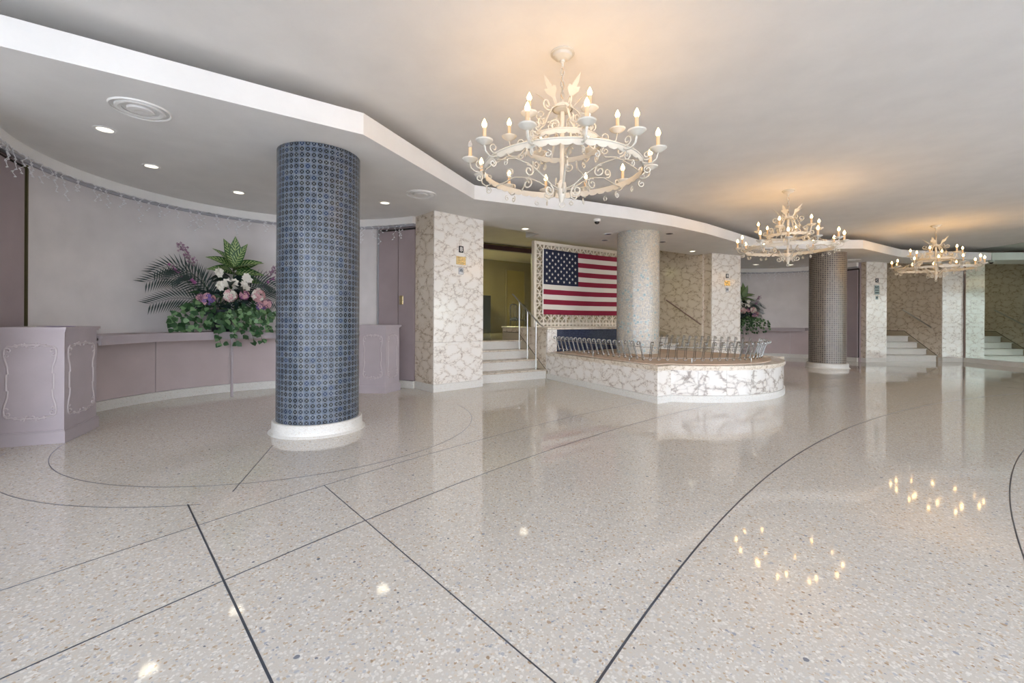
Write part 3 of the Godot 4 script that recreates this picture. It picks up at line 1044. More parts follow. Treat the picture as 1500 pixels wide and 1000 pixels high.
func build_planter() -> void:
	var a := BAY_2
	var t := thing("marble_planter", "low bow-fronted marble planter around the pale mosaic column", "planter", at(a, 0, 19.4), a)
	var loc := func(q: Vector2) -> Vector2:     # s, d to own axes
		return Vector2(q.x, -(q.y - 19.4))
	var outline := func(out: float) -> PackedVector2Array:
		var p := PackedVector2Array()
		p.append(loc.call(Vector2(-1.45 - out, 20.99)))
		p.append(loc.call(Vector2(-1.70 - out, 18.15 - out)))
		p.append(loc.call(Vector2(-1.44 + out * 0.4, 18.15 - out)))
		for i in 25:
			p.append(loc.call(planter_front(-1.0 + i / 12.0, out)))
		p.append(loc.call(Vector2(1.44 - out * 0.4, 18.15 - out)))
		p.append(loc.call(Vector2(1.70 + out, 18.15 - out)))
		p.append(loc.call(Vector2(1.45 + out, 20.99)))
		return p
	part("terrazzo_base", MB.new().prism(outline.call(0.018), 0.0, 0.095), M.base, t)
	part("core", MB.new().prism(outline.call(-0.012), 0.094, 0.47), M.taupe, t)
	part("coping", MB.new().prism(outline.call(0.022), 0.468, 0.512), M.coping, t)
	part("coping_lip", MB.new().prism(outline.call(0.006), 0.45, 0.469), M.coping, t)
	part("planting_bed", MB.new().prism(outline.call(-0.17), 0.511, 0.522), M.sand, t)
	# marble panels with open joints
	for side in [-1, 1]:
		for k in 4:
			var p0 := Vector2(-1.45, 20.98).lerp(Vector2(-1.70, 18.15), k / 4.0 + 0.0012)
			var p1 := Vector2(-1.45, 20.98).lerp(Vector2(-1.70, 18.15), (k + 1) / 4.0 - 0.0012)
			var n := Vector2(-(p1.y - p0.y), p1.x - p0.x).normalized() * 0.014
			if n.x > 0:
				n = -n
			var qq := PackedVector2Array()
			for e in [p0, p1, p1 - n, p0 - n]:
				var l: Vector2 = loc.call(Vector2(e.x * -side if side > 0 else e.x, e.y))
				qq.append(l)
			part("marble_panel", MB.new().prism(qq, 0.097, 0.45, Vector2(k * 0.72 + side * 0.4, 0.3)), M.marble, t)
		var px := PackedVector2Array()
		for e in [Vector2(-1.70, 18.149), Vector2(-1.41, 18.149), Vector2(-1.41, 18.21), Vector2(-1.70, 18.21)]:
			px.append(loc.call(Vector2(e.x * -side, e.y)))
		part("corner_panel", MB.new().prism(px, 0.097, 0.45, Vector2(0.2 * side, 0.7)), M.marble, t)
	for k in 8:
		var poly := PackedVector2Array()
		var k0 := -1.0 + k * 0.25 + 0.001
		var k1 := k0 + 0.25 - 0.002
		for i in 5:
			poly.append(loc.call(planter_front(lerpf(k0, k1, i / 4.0), 0.0)))
		for i in 5:
			poly.append(loc.call(planter_front(lerpf(k1, k0, i / 4.0), -0.014)))
		part("marble_panel", MB.new().prism(poly, 0.097, 0.45, Vector2(k * 0.475 + 0.9, 0.62)), M.marble_bold, t)

	# wire hoop railing that follows the edge
	var path := []
	for i in 30:
		path.append(Vector2(-1.27, 20.85).lerp(Vector2(-1.50, 18.52), i / 29.0))
	for i in 41:
		var k := -0.93 + i * 1.86 / 40.0
		path.append(planter_front(k, -0.30))
	for i in 30:
		path.append(Vector2(1.50, 18.52).lerp(Vector2(1.27, 20.85), i / 29.0))
	var dense := []          # even out the path so that the hoops run on round the corners
	for i in path.size() - 1:
		var gap: float = path[i].distance_to(path[i + 1])
		var many := int(ceil(gap / 0.032))
		for k in many:
			dense.append(path[i].lerp(path[i + 1], float(k) / many))
	dense.append(path[path.size() - 1])
	path = dense
	var rail := thing("wire_hoop_railing", "low chrome railing of curled wire hoops around the planter top", "railing", at(a, 0, 19.4, 0.5225), a)
	var low := []
	var high := []
	var acc := 0.0
	var next := 0.0
	var spots := []
	for i in path.size():
		var p: Vector2 = loc.call(path[i])
		var q: Vector2 = loc.call(path[mini(i + 1, path.size() - 1)])
		var p_: Vector2 = loc.call(path[maxi(i - 1, 0)])
		var dir := (q - p_).normalized()
		var outw := Vector2(-dir.y, dir.x)
		if i > 0:
			acc += p.distance_to(p_) 
		low.append(Vector3(p.x, 0.07, p.y))
		high.append(Vector3(p.x + outw.x * 0.05, 0.235, p.y + outw.y * 0.05))
		if acc >= next:
			spots.append([p, outw])
			next = acc + 0.115
	part("lower_wire", MB.new().tube(low, 0.005, 5), M.steel, rail)
	part("upper_wire", MB.new().tube(high, 0.005, 5), M.steel, rail)
	var hoop := MB.new()
	# own axes: x along the railing, z outwards; two strands that close in a ring below and curl over above
	for sx in [-1, 1]:
		var pts := []
		for i in 5:
			var an := -PI * 0.5 + PI * 0.5 * i / 4.0
			pts.append(Vector3(sx * 0.022 * cos(an), 0.058 + 0.022 * sin(an), 0.0))
		pts.append(Vector3(sx * 0.011, 0.10, 0.012))
		pts.append(Vector3(sx * 0.011, 0.27, 0.062))
		for i in 7:
			var an := PI - PI * 1.35 * i / 6.0
			pts.append(Vector3(sx * 0.011, 0.285 + 0.028 * sin(an), 0.092 + 0.028 * cos(an)))
		hoop.tube(pts, 0.0064, 5)
	var hm := hoop.mesh()
	for q in spots:
		var o := part("wire_hoop", hm, M.steel, rail)
		o.position = Vector3(q[0].x, 0, q[0].y)
		o.rotation.y = atan2(q[1].x, q[1].y)
	for i in range(6, path.size(), 34):
		var p: Vector3 = low[i]
		part("post", MB.new().tube([Vector3(p.x, 0.0, p.z), p], 0.008, 6), M.steel, rail)

# ------------------------------------------------------------------ corridor behind the glazed doors
func build_corridor() -> void:
	var a := BAY_2
	var d := 24.3
	# wall with the opening
	for q in [[-3.4, -1.62], [0.58, 3.5]]:
		struct("wall_stair_back", MB.new().box(at(a, (q[0] + q[1]) * 0.5, d + 0.06, (CEIL + LANDING) * 0.5), Vector3(q[1] - q[0], CEIL - LANDING, 0.12), 0.0, turned(a)), M.olive, "olive back wall of the stair hall beside the glazed doors")
	struct("wall_stair_back", MB.new().box(at(a, -0.52, d + 0.06, 3.175), Vector3(2.2, 0.05, 0.12), 0.0, turned(a)), M.olive, "olive wall strip above the glazed doors")
	var dr := struct_root("door_5", "dark plum framed glazed doors at the back of the stair hall", at(a, -0.52, d, LANDING), a)
	for x in [-1.06, 1.06]:
		part("jamb", MB.new().box(Vector3(x, 1.215, 0.0), Vector3(0.06, 2.43, 0.16), 0.004), M.frame, dr)
	part("head", MB.new().box(Vector3(0, 2.37, 0), Vector3(2.06, 0.12, 0.16), 0.004), M.frame, dr)
	part("rail_strip", MB.new().box(Vector3(0, 2.30, 0.05), Vector3(2.06, 0.02, 0.06), 0.002), M.rail, dr)
	for x in [-0.515, 0.515]:
		var pane := part("glass_leaf", MB.new().box(Vector3(x, 1.145, 0.0), Vector3(1.025, 2.29, 0.01)), M.door_glass, dr)
		part("edge_rail", MB.new().box(Vector3(x * 1.95, 1.145, 0.0), Vector3(0.02, 2.29, 0.025)), M.rail, pane)
	# corridor shell
	struct("wall_corridor_back", MB.new().box(at(a, 0.6, 27.1, 1.96), Vector3(6.2, 2.5, 0.12), 0.0, turned(a)), M.olive, "olive green rear wall of the corridor behind the glazed doors")
	struct("wall_corridor_right", MB.new().box(at(a, 3.5, 25.7, 1.96), Vector3(0.12, 2.5, 2.8), 0.0, turned(a)), M.olive, "olive green end wall of the corridor")
	struct("wall_corridor_left", MB.new().box(at(a, -2.4, 25.7, 1.96), Vector3(0.12, 2.5, 2.8), 0.0, turned(a)), M.olive, "olive green near wall of the corridor")
	var rd := struct_root("door_6", "plain yellow-olive door in the corridor beyond the glass", at(a, 1.7, 27.02, LANDING), a)
	part("leaf", MB.new().box(Vector3(0, 1.08, 0.01), Vector3(0.72, 2.16, 0.03), 0.003), M.olive_door, rd)
	for x in [-0.385, 0.385]:
		part("jamb", MB.new().box(Vector3(x, 1.1, 0.012), Vector3(0.05, 2.2, 0.05), 0.003), M.olive, rd)
	part("head", MB.new().box(Vector3(0, 2.19, 0.012), Vector3(0.72, 0.05, 0.05), 0.003), M.olive, rd)
	var lamp := thing("corridor_ceiling_lamp", "flat ceiling lamp lighting the corridor behind the glass", "lamp", at(a, -1.3, 25.8, CEIL), a)
	part("housing", MB.new().box(Vector3(0, -0.02, 0), Vector3(0.9, 0.04, 0.3), 0.005), M.white, lamp)
	part("diffuser", MB.new().box(Vector3(0, -0.045, 0), Vector3(0.84, 0.01, 0.26)), M.corridor_lamp, lamp)
	var al := AreaLight3D.new()
	al.name = "corridor_light"
	al.area_size = Vector2(0.84, 0.26)
	al.light_color = Color(1.0, 0.98, 0.74)
	al.light_energy = 8.0
	al.area_range = 12.0
	al.shadow_enabled = true
	lamp.add_child(al)
	al.position = Vector3(0, -0.055, 0)
	al.rotation.x = -PI / 2
	# wire cart and dark cabinet seen through the glass
	var ct := thing("folding_cart", "black wire-framed folding cart seen through the glazed doors", "cart", at(a, 0.74, 25.4, LANDING), a + 10.0)
	for x in [-0.14, 0.14]:
		var loop := []
		loop.append(Vector3(x - 0.11, 0, 0))
		loop.append(Vector3(x - 0.11, 0.86, 0))
		for i in 7:
			var an := PI - PI * i / 6.0
			loop.append(Vector3(x + 0.11 * cos(an), 0.86 + 0.06 * sin(an), 0))
		loop.append(Vector3(x + 0.11, 0, 0))
		var lp := part("wire_panel", MB.new().tube(loop, 0.014, 6), M.black, ct)
		var bars := MB.new()
		for k in 3:
			bars.tube([Vector3(x - 0.055 + k * 0.055, 0, 0), Vector3(x - 0.055 + k * 0.055, 0.91, 0)], 0.009, 5)
		part("wires", bars, M.black, lp)
	var bag := MB.new()
	bag.lathe([Vector2(0.0, 0.40), Vector2(0.13, 0.41), Vector2(0.15, 0.44), Vector2(0.10, 0.50), Vector2(0.0, 0.52)], 14, Vector3(-0.14, 0, 0.06))
	bag.tube([Vector3(-0.03, 0.44, 0.05), Vector3(0.12, 0.43, 0.04), Vector3(0.24, 0.42, 0.02)], 0.012, 6)
	part("sling", bag, M.black, ct)
	var cab := thing("dark_cabinet", "narrow dark cabinet at the left inside the glazed doors", "cabinet", at(a, 0.18, 26.6, LANDING), a)
	part("body", MB.new().box(Vector3(0, 0.62, 0), Vector3(0.34, 1.20, 0.4), 0.006), M.dark_blue, cab)
	part("plinth", MB.new().box(Vector3(0, 0.011, 0), Vector3(0.30, 0.022, 0.36)), M.black, cab)

# ------------------------------------------------------------------ stairs beside the mirror
func build_far_stairs() -> void:
	var x1 := 12.44
	var x0 := 10.76
	var zf := -12.53
	# pillar against the mirror
	var t := thing("marble_pillar", "bright white marble pillar standing against the wall mirror", "pillar", Vector3((x1 + MIRROR_X) * 0.5, 0, zf - 0.2), 0.0)
	var w := MIRROR_X - x1 - 0.002
	part("core", MB.new().box(Vector3(0, SOFFIT * 0.5, 0), Vector3(w - 0.06, SOFFIT - 0.01, 0.36)), M.taupe, t)
	for q in [[0.125, 1.4], [1.403, SOFFIT]]:
		part("marble_slab", MB.new().box(Vector3(0, (q[0] + q[1]) * 0.5, 0.1875), Vector3(w, q[1] - q[0], 0.025), 0.002, Basis(), Vector2(1.3, 0.5)), M.marble, t)
		part("marble_slab", MB.new().box(Vector3(-w * 0.5 + 0.0125, (q[0] + q[1]) * 0.5, -0.001), Vector3(0.0249, q[1] - q[0], 0.35), 0.002, Basis(), Vector2(0.3, 0.2)), M.marble_warm, t)
	part("terrazzo_base", MB.new().box(Vector3(0, 0.061, 0.0), Vector3(w, 0.122, 0.41), 0.004), M.base, t)
	# flight
	var st := thing("staircase", "four pale steps rising between the two narrow marble pillars", "stairs", Vector3((x0 + x1) * 0.5, 0, -12.66), 0.0)
	for k in 4:
		var y := 0.18 * (k + 1)
		part("riser", MB.new().box(Vector3(0, y - 0.1, -0.3 * k - 0.17), Vector3(x1 - x0 - 0.06, 0.16, 0.30)), M.step, st)
		part("tread", MB.new().box(Vector3(0, y - 0.012, -0.3 * k - 0.138), Vector3(x1 - x0 - 0.06, 0.024, 0.33), 0.006), M.step, st)
	struct("floor", MB.new().box(Vector3((x0 + x1) * 0.5, LANDING - 0.1, -15.1), Vector3(x1 - x0, 0.2, 2.5)), M.floor, "terrazzo landing above the far steps")
	for side in [[x1, 1.0, "right"], [x0, -1.0, "left"]]:
		var wl := struct_root("wall_far_stair_" + side[2], "veined marble side wall of the far steps, %s" % ("beside the mirror" if side[1] > 0 else "behind the narrow pillar"), Vector3(side[0], 0, -14.4), 0.0)
		for k in 2:
			part("marble_slab", MB.new().box(Vector3(side[1] * 0.013, 0.8 + k * 1.603, 0.0), Vector3(0.025, 1.6, 3.5), 0.002, Basis(), Vector2(0.4 + side[1], 0.3 + k * 0.15)), M.marble_warm, wl)
		part("core", MB.new().box(Vector3(side[1] * 0.10, 1.6, 0), Vector3(0.14, 3.2, 3.5)), M.taupe, wl)
		var sk := MB.new().slab(PackedVector2Array([Vector2(-1.74, 0.0), Vector2(-1.74, 0.16), Vector2(-0.66, 0.86), Vector2(1.7, 0.86), Vector2(1.7, 0.5), Vector2(-0.5, 0.5)]), -0.004, 0.004)
		for i in sk.v.size():
			var p := sk.v[i]
			var q := sk.n[i]
			sk.v[i] = Vector3(p.z - side[1] * 0.008, p.y, -p.x)
			sk.n[i] = Vector3(q.z, q.y, -q.x)
		part("stair_skirting", sk, M.stringer, wl)
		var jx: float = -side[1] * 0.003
		part("skirting_joint_shadow", MB.new().tube([Vector3(jx, 0.162, 1.74), Vector3(jx, 0.866, 0.66), Vector3(jx, 0.866, -1.7)], 0.008, 4), M.dark_gap, wl)  # shadow along the top of the skirting, painted as a dark strip
		var hr := thing("handrail", "short grey handrail on the marble wall of the far steps, %s" % ("beside the mirror" if side[1] > 0 else "behind the narrow pillar"), "handrail", Vector3(side[0] - side[1] * 0.07, 0, -13.3), 0.0)
		part("rail", MB.new().tube([Vector3(0, 1.0, 0.5), Vector3(0, 1.54, -0.42)], 0.018, 8), M.rail, hr)
		for q in [[1.10, 0.32], [1.44, -0.25]]:
			part("bracket", MB.new().tube([Vector3(0, q[0], q[1]), Vector3(side[1] * 0.07, q[0] - 0.03, q[1])], 0.008, 6), M.rail, hr)
	struct("wall_far_stair_back", MB.new().box(Vector3((x0 + x1) * 0.5, 1.6, -16.2), Vector3(x1 - x0 + 0.4, 3.2, 0.12), 0.0, Basis(), Vector2(0.2, 0.1)), M.marble_warm, "marble wall at the top of the far steps")

# ------------------------------------------------------------------ podiums
# a raised cartouche outline with scrolled corners, in the plane of a face: origin at its lower left
func cartouche(w: float, h: float) -> MB:
	var mb := MB.new()
	var half := []          # right half, from the top middle down to the bottom middle
	var hw := w * 0.5
	half.append(Vector2(0.0, h * 0.5))
	half.append(Vector2(hw * 0.35, h * 0.5 + 0.004))
	half.append(Vector2(hw * 0.7, h * 0.5 - 0.014))
	half.append(Vector2(hw * 0.86, h * 0.5 - 0.012))
	half.append(Vector2(hw * 0.98, h * 0.5 - 0.035))
	half.append(Vector2(hw * 1.0, h * 0.5 - 0.075))
	half.append(Vector2(hw * 0.96, h * 0.5 - 0.13))
	half.append(Vector2(hw * 0.86, h * 0.2))
	half.append(Vector2(hw * 0.84, h * 0.115))
	half.append(Vector2(hw * 0.90, h * 0.11))
	var full := []
	for p in half:
		full.append(p)
	for i in range(half.size() - 1, -1, -1):
		full.append(Vector2(half[i].x, -half[i].y))
	for sx in [-1, 1]:
		var path := []
		for p in full:
			path.append(Vector3(p.x * sx, p.y, 0.0))
		mb.tube(path, 0.008, 6)
		for sy in [-1, 1]:
			for sc in [[hw * 0.84, h * 0.5 - 0.05, 0.022, 0.6], [hw * 0.30, h * 0.5 + 0.004, 0.018, 2.2], [hw * 0.12, h * 0.5 - 0.008, 0.014, 4.0], [hw * 0.90, h * 0.5 - 0.09, 0.012, 3.0], [hw * 0.56, h * 0.5 - 0.01, 0.013, 1.0]]:
				var curl := []
				for i in 9:
					var an: float = sc[3] + i * 0.62
					var rr: float = sc[2] * (1.0 - i / 11.0)
					curl.append(Vector3((sc[0] + rr * cos(an)) * sx, (sc[1] + rr * sin(an)) * sy, 0.002))
				mb.tube(curl, 0.0075, 5)
	return mb

func build_podiums() -> void:
	for side in [-1, 1]:
		var pts := [Vector2(1.52, 21.75), Vector2(1.79, 21.19), Vector2(2.20, 21.41), Vector2(2.12, 21.70), Vector2(1.88, 22.08)]
		if side > 0:
			pts = [Vector2(1.43, 21.65), Vector2(1.69, 21.34), Vector2(2.03, 21.47), Vector2(1.98, 21.70), Vector2(1.78, 22.0)]
		var cen := Vector2(1.85, 21.6)
		var label := "mauve podium with moulded cartouche panels, %s" % ("next to the shelf with the flowers" if side < 0 else "behind the blue mosaic column, before the door")
		var t := thing("corner_podium", label, "podium", at(BAY_1, side * cen.x, cen.y), BAY_1)
		var outline := func(out: float) -> PackedVector2Array:
			var p := PackedVector2Array()
			for q in pts:
				var d: Vector2 = q - cen
				var e: Vector2 = d + d.normalized() * out
				p.append(Vector2(side * e.x, -e.y))
			return p
		part("body", MB.new().prism(outline.call(0.0), 0.10, 1.02), M.lilac, t)
		part("base_board", MB.new().prism(outline.call(0.025), 0.0, 0.105), M.lilac, t)
		part("base_bead", MB.new().prism(outline.call(0.014), 0.104, 0.118), M.lilac, t)
		part("top", MB.new().prism(outline.call(0.035), 1.032, 1.056), M.lilac, t)
		part("top_moulding", MB.new().prism(outline.call(0.018), 1.015, 1.033), M.lilac, t)
		for k in 2:
			var p0: Vector2 = (pts[k] - cen) * Vector2(side, -1)
			var p1: Vector2 = (pts[k + 1] - cen) * Vector2(side, -1)
			var mid := (p0 + p1) * 0.5
			var d := p1 - p0
			var nn := Vector2(d.y, -d.x).normalized()
			if nn.dot(mid) < 0:
				nn = -nn
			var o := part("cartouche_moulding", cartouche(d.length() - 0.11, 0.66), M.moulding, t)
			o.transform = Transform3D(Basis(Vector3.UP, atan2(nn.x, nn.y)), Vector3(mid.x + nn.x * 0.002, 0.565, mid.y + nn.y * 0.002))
		if side < 0:
			var pp := thing("paper_sheets", "flat printed sheets lying on top of the podium by the shelf", "papers", at(BAY_1, -1.9, 21.55, 1.057), BAY_1 - 12.0)
			part("sheet", MB.new().box(Vector3(0, 0.001, 0), Vector3(0.21, 0.002, 0.29)), M.petal_white, pp)
			part("sheet", MB.new().box(Vector3(0.06, 0.0032, 0.08), Vector3(0.21, 0.002, 0.15), 0.0, Basis(Vector3.UP, 0.4)), M.violet, pp)

# ------------------------------------------------------------------ chandeliers
func band(mb: MB, r: float, y0: float, y1: float, seg: int, scallop := 0.0, many := 24, thick := 0.006) -> void:
	for side in [1.0, -1.0]:
		var rr: float = r + (thick * 0.5 if side > 0 else -thick * 0.5)
		for k in seg:
			var a0 := TAU * k / seg
			var a1 := TAU * (k + 1) / seg
			var d0 := Vector3(sin(a0), 0, cos(a0))
			var d1 := Vector3(sin(a1), 0, cos(a1))
			var b0 := y0 - scallop * sqrt(maxf(0.0, absf(sin(a0 * many * 0.5))))
			var b1 := y0 - scallop * sqrt(maxf(0.0, absf(sin(a1 * many * 0.5))))
			mb.face([d0 * rr + Vector3.UP * b0, d1 * rr + Vector3.UP * b1, d1 * rr + Vector3.UP * y1, d0 * rr + Vector3.UP * y1], (d0 + d1) * side)
	for k in seg:
		var a0 := TAU * k / seg
		var a1 := TAU * (k + 1) / seg
		var d0 := Vector3(sin(a0), 0, cos(a0))
		var d1 := Vector3(sin(a1), 0, cos(a1))
		var o := r + thick * 0.5
		var i := r - thick * 0.5
		mb.face([d0 * o + Vector3.UP * y1, d1 * o + Vector3.UP * y1, d1 * i + Vector3.UP * y1, d0 * i + Vector3.UP * y1], Vector3.UP)

func scroll(c: Vector3, ax: Vector3, ay: Vector3, r: float, turns: float, start: float, steps := 14) -> Array:
	var pts := []
	for i in steps:
		var k := float(i) / (steps - 1)
		var an := start + TAU * turns * k
		var rr := r * (1.0 - 0.72 * k)
		pts.append(c + ax * rr * cos(an) + ay * rr * sin(an))
	return pts

func chandelier(label: String, where: Vector3, turn: float, dead: int) -> Node3D:
	var t := thing("chandelier", label, "chandelier", where, turn, "white wrought-iron candle chandeliers along the lobby ceiling")
	var I: Material = M.iron
	part("canopy", MB.new().lathe([Vector2(0.0, 0.0), Vector2(0.090, 0.0), Vector2(0.092, -0.010), Vector2(0.074, -0.016), Vector2(0.068, -0.034), Vector2(0.040, -0.052), Vector2(0.020, -0.058), Vector2(0.018, -0.072), Vector2(0.009, -0.078), Vector2(0.008, -0.12), Vector2(0.0, -0.12)], 28), I, t)
	var chain := MB.new()
	for k in 5:
		var pts := []
		for i in 12:
			var an := TAU * i / 12.0
			var q := Vector3(0.013 * cos(an), 0.03 * sin(an), 0)
			pts.append((q if k % 2 == 0 else Vector3(0, q.y, q.x)) + Vector3(0, -0.145 - k * 0.046, 0))
		chain.tube(pts, 0.0042, 5, true)
	part("chain", chain, I, t)
	var cord := []
	for i in 12:
		cord.append(Vector3(0.012 * sin(i * 1.3), -0.11 - i * 0.025, 0.012 * cos(i * 1.3)))
	part("cord", MB.new().tube(cord, 0.003, 5), M.candle, t)
	part("stem", MB.new().lathe([Vector2(0.0, -0.36), Vector2(0.014, -0.362), Vector2(0.018, -0.40), Vector2(0.016, -0.98), Vector2(0.03, -1.0), Vector2(0.036, -1.04), Vector2(0.03, -1.10), Vector2(0.018, -1.13), Vector2(0.012, -1.15), Vector2(0.0, -1.15)], 16), I, t)
	var fin := []
	for i in 12:
		fin.append(Vector3(0.02 * cos(TAU * i / 12.0), -1.168 + 0.02 * sin(TAU * i / 12.0), 0))
	part("finial_ring", MB.new().tube(fin, 0.005, 6, true), I, t)
	var lr := MB.new()
	band(lr, 0.60, -0.934, -0.905, 336, 0.015, 48)
	var low_ring := part("lower_ring", lr, I, t)
	var bead := []
	for i in 72:
		bead.append(Vector3(0.603 * sin(TAU * i / 72.0), -0.903, 0.603 * cos(TAU * i / 72.0)))
	part("ring_bead", MB.new().tube(bead, 0.006, 5, true), I, low_ring)
	var ur := MB.new()
	band(ur, 0.29, -0.730, -0.703, 168, 0.013, 24)
	var up_ring := part("upper_ring", ur, I, t)
	var bead2 := []
	for i in 48:
		bead2.append(Vector3(0.293 * sin(TAU * i / 48.0), -0.703, 0.293 * cos(TAU * i / 48.0)))
	part("ring_bead", MB.new().tube(bead2, 0.005, 5, true), I, up_ring)
	var cr := MB.new()
	band(cr, 0.075, -0.44, -0.415, 36)
	part("crown_ring", cr, I, t)
	part("crown_plate", MB.new().lathe([Vector2(0.0, -0.43), Vector2(0.075, -0.432), Vector2(0.06, -0.445), Vector2(0.03, -0.455), Vector2(0.0, -0.455)], 24), I, t)
	# crown: ribs, scrolls between them and leaves that flare out above
	for k in 6:
		var an := TAU * k / 6.0 + 0.2
		var o := Vector3(sin(an), 0, cos(an))
		var rib := []
		for q in [[0.075, -0.43], [0.115, -0.46], [0.16, -0.54], [0.20, -0.62], [0.26, -0.67], [0.29, -0.71]]:
			rib.append(o * q[0] + Vector3.UP * q[1])
		var rp := part("crown_rib", MB.new().tube(rib, 0.009, 6, false, 0.4), I, t)
		for q in [[0.17, -0.45, 0.045, -2.4], [0.135, -0.61, 0.04, 0.6], [0.225, -0.60, 0.035, -1.2]]:
			part("scroll", MB.new().tube(scroll(o * q[0] + Vector3.UP * q[1], o, Vector3.UP, q[2], 1.25, q[3]), 0.0062, 5), I, rp)
		var side := o.cross(Vector3.UP)
		var a2 := an + TAU / 12.0
		var o2 := Vector3(sin(a2), 0, cos(a2))
		for q in [[0.255, -0.665, 0.042, 0.4], [0.285, -0.785, 0.04, 2.6]]:
			part("ring_scroll", MB.new().tube(scroll(o2 * q[0] + Vector3.UP * q[1], o2.cross(Vector3.UP), Vector3.UP, q[2], 1.3, q[3]), 0.0062, 5), I, t)
	for k in 5:
		var an := TAU * k / 5.0 + 0.5
		var o := Vector3(sin(an), 0, cos(an))
		var sd := o.cross(Vector3.UP)
		var lf := MB.new()
		var outline := PackedVector2Array([Vector2(-0.010, 0), Vector2(-0.014, 0.06), Vector2(-0.05, 0.10), Vector2(-0.048, 0.125), Vector2(-0.022, 0.12), Vector2(-0.02, 0.15), Vector2(0.0, 0.20), Vector2(0.02, 0.15), Vector2(0.022, 0.12), Vector2(0.048, 0.125), Vector2(0.05, 0.10), Vector2(0.014, 0.06), Vector2(0.010, 0)])
		lf.slab(outline, -0.0015, 0.0015)
		for i in lf.v.size():
			var p := lf.v[i]
			var lean := p.y * 0.55 + p.y * p.y * 1.2
			lf.v[i] = o * (0.07 + lean + p.z) + sd * p.x + Vector3.UP * (-0.43 + p.y * 0.86)
			var q := lf.n[i]
			lf.n[i] = (o * q.z + sd * q.x + Vector3.UP * (q.y - q.z * 0.6)).normalized()
		var fixed := MB.new()
		for i in range(0, lf.ix.size(), 3):
			fixed.face([lf.v[lf.ix[i]], lf.v[lf.ix[i + 2]], lf.v[lf.ix[i + 1]]], lf.n[lf.ix[i]])
		part("crown_leaf", fixed, I, t)
	# stays from the lower hub to the ring, with curls
	for k in 6:
		var an := TAU * k / 6.0
		var o := Vector3(sin(an), 0, cos(an))
		var st := []
		for q in [[0.03, -1.05], [0.10, -1.03], [0.20, -0.96], [0.30, -0.91], [0.42, -0.89], [0.52, -0.92], [0.60, -0.935]]:
			st.append(o * q[0] + Vector3.UP * q[1])
		var sp := part("stay", MB.new().tube(st, 0.009, 6, false, 0.5), I, t)
		for q in [[0.12, -1.075, 0.045, 1.9], [0.30, -0.96, 0.045, 1.2], [0.46, -0.845, 0.04, -1.8]]:
			part("scroll", MB.new().tube(scroll(o * q[0] + Vector3.UP * q[1], o, Vector3.UP, q[2], 1.3, q[3]), 0.0062, 5), I, sp)
		var up := []
		for q in [[0.29, -0.745], [0.33, -0.80], [0.42, -0.80], [0.53, -0.86], [0.60, -0.91]]:
			var a3 := an + TAU / 12.0
			up.append(Vector3(sin(a3), 0, cos(a3)) * q[0] + Vector3.UP * q[1])
		part("ring_strut", MB.new().tube(up, 0.008, 6, false, 0.5), I, t)
	for k in 12:
		var an := TAU * (k + 0.5) / 12.0
		var o := Vector3(sin(an), 0, cos(an))
		part("pendant_ring", MB.new().tube(scroll(o * 0.605 + Vector3.UP * -1.0, o.cross(Vector3.UP), Vector3.UP, 0.024, 1.1, 1.57, 10), 0.004, 5), I, t)
	# candle arms: twelve on the lower ring, six on the upper
	var pan := MB.new().lathe([Vector2(0.0, -0.022), Vector2(0.014, -0.022), Vector2(0.03, -0.014), Vector2(0.056, 0.004), Vector2(0.06, 0.012), Vector2(0.052, 0.008), Vector2(0.02, 0.0), Vector2(0.0, 0.0)], 20).mesh()
	var sleeve := MB.new().lathe([Vector2(0.0, 0.0), Vector2(0.0135, 0.0), Vector2(0.0125, 0.095), Vector2(0.0, 0.095)], 12).mesh()
	var bulb := MB.new().lathe([Vector2(0.0, 0.0), Vector2(0.009, 0.002), Vector2(0.0165, 0.016), Vector2(0.0165, 0.028), Vector2(0.010, 0.044), Vector2(0.003, 0.058), Vector2(0.0, 0.062)], 12).mesh()
	for tier in [[12, 0.60, 0.705, -0.93, -0.855, 0.10], [6, 0.29, 0.415, -0.72, -0.625, 0.35]]:
		for k in tier[0]:
			var an: float = TAU * k / tier[0] + tier[5]
			var o := Vector3(sin(an), 0, cos(an))
			var r0: float = tier[1]
			var r1: float = tier[2]
			var y0: float = tier[3]
			var y1: float = tier[4]
			var arm := []
			for q in [[0.0, 0.0], [0.25, -0.22], [0.6, -0.18], [0.9, 0.25], [1.0, 1.0]]:
				arm.append(o * lerpf(r0 + 0.004, r1, q[0]) + Vector3.UP * lerpf(y0, y1 - 0.022, q[1]))
			var mb := MB.new().tube(arm, 0.010, 6, false, 0.45)
			mb.tube(scroll(o * (r0 + 0.03) + Vector3.UP * (y0 + 0.05), o, Vector3.UP, 0.036, 1.25, -2.2), 0.005, 5)
			mb.tube(scroll(o * (r0 + 0.035) + Vector3.UP * (y0 - 0.055), o, Vector3.UP, 0.028, 1.2, 2.0), 0.005, 5)
			var ap := part("candle_arm", mb, I, t)
			var top := o * r1 + Vector3.UP * y1
			part("drip_pan", pan, I, ap).position = top
			part("candle_sleeve", sleeve, M.candle, ap).position = top
			var off: bool = tier[0] == 12 and k == dead
			part("bulb", bulb, M.clear_bulb if off else M.bulb, ap).position = top + Vector3.UP * 0.094
			if not off:
				var l := OmniLight3D.new()
				l.name = "bulb_light"
				l.light_color = Color(1.0, 0.78, 0.50)
				l.light_energy = 0.025
				l.light_size = 0.014
				l.omni_range = 30.0
				l.omni_attenuation = 2.0
				l.shadow_enabled = true
				ap.add_child(l, true)
				l.position = top + Vector3.UP * 0.117
	return t

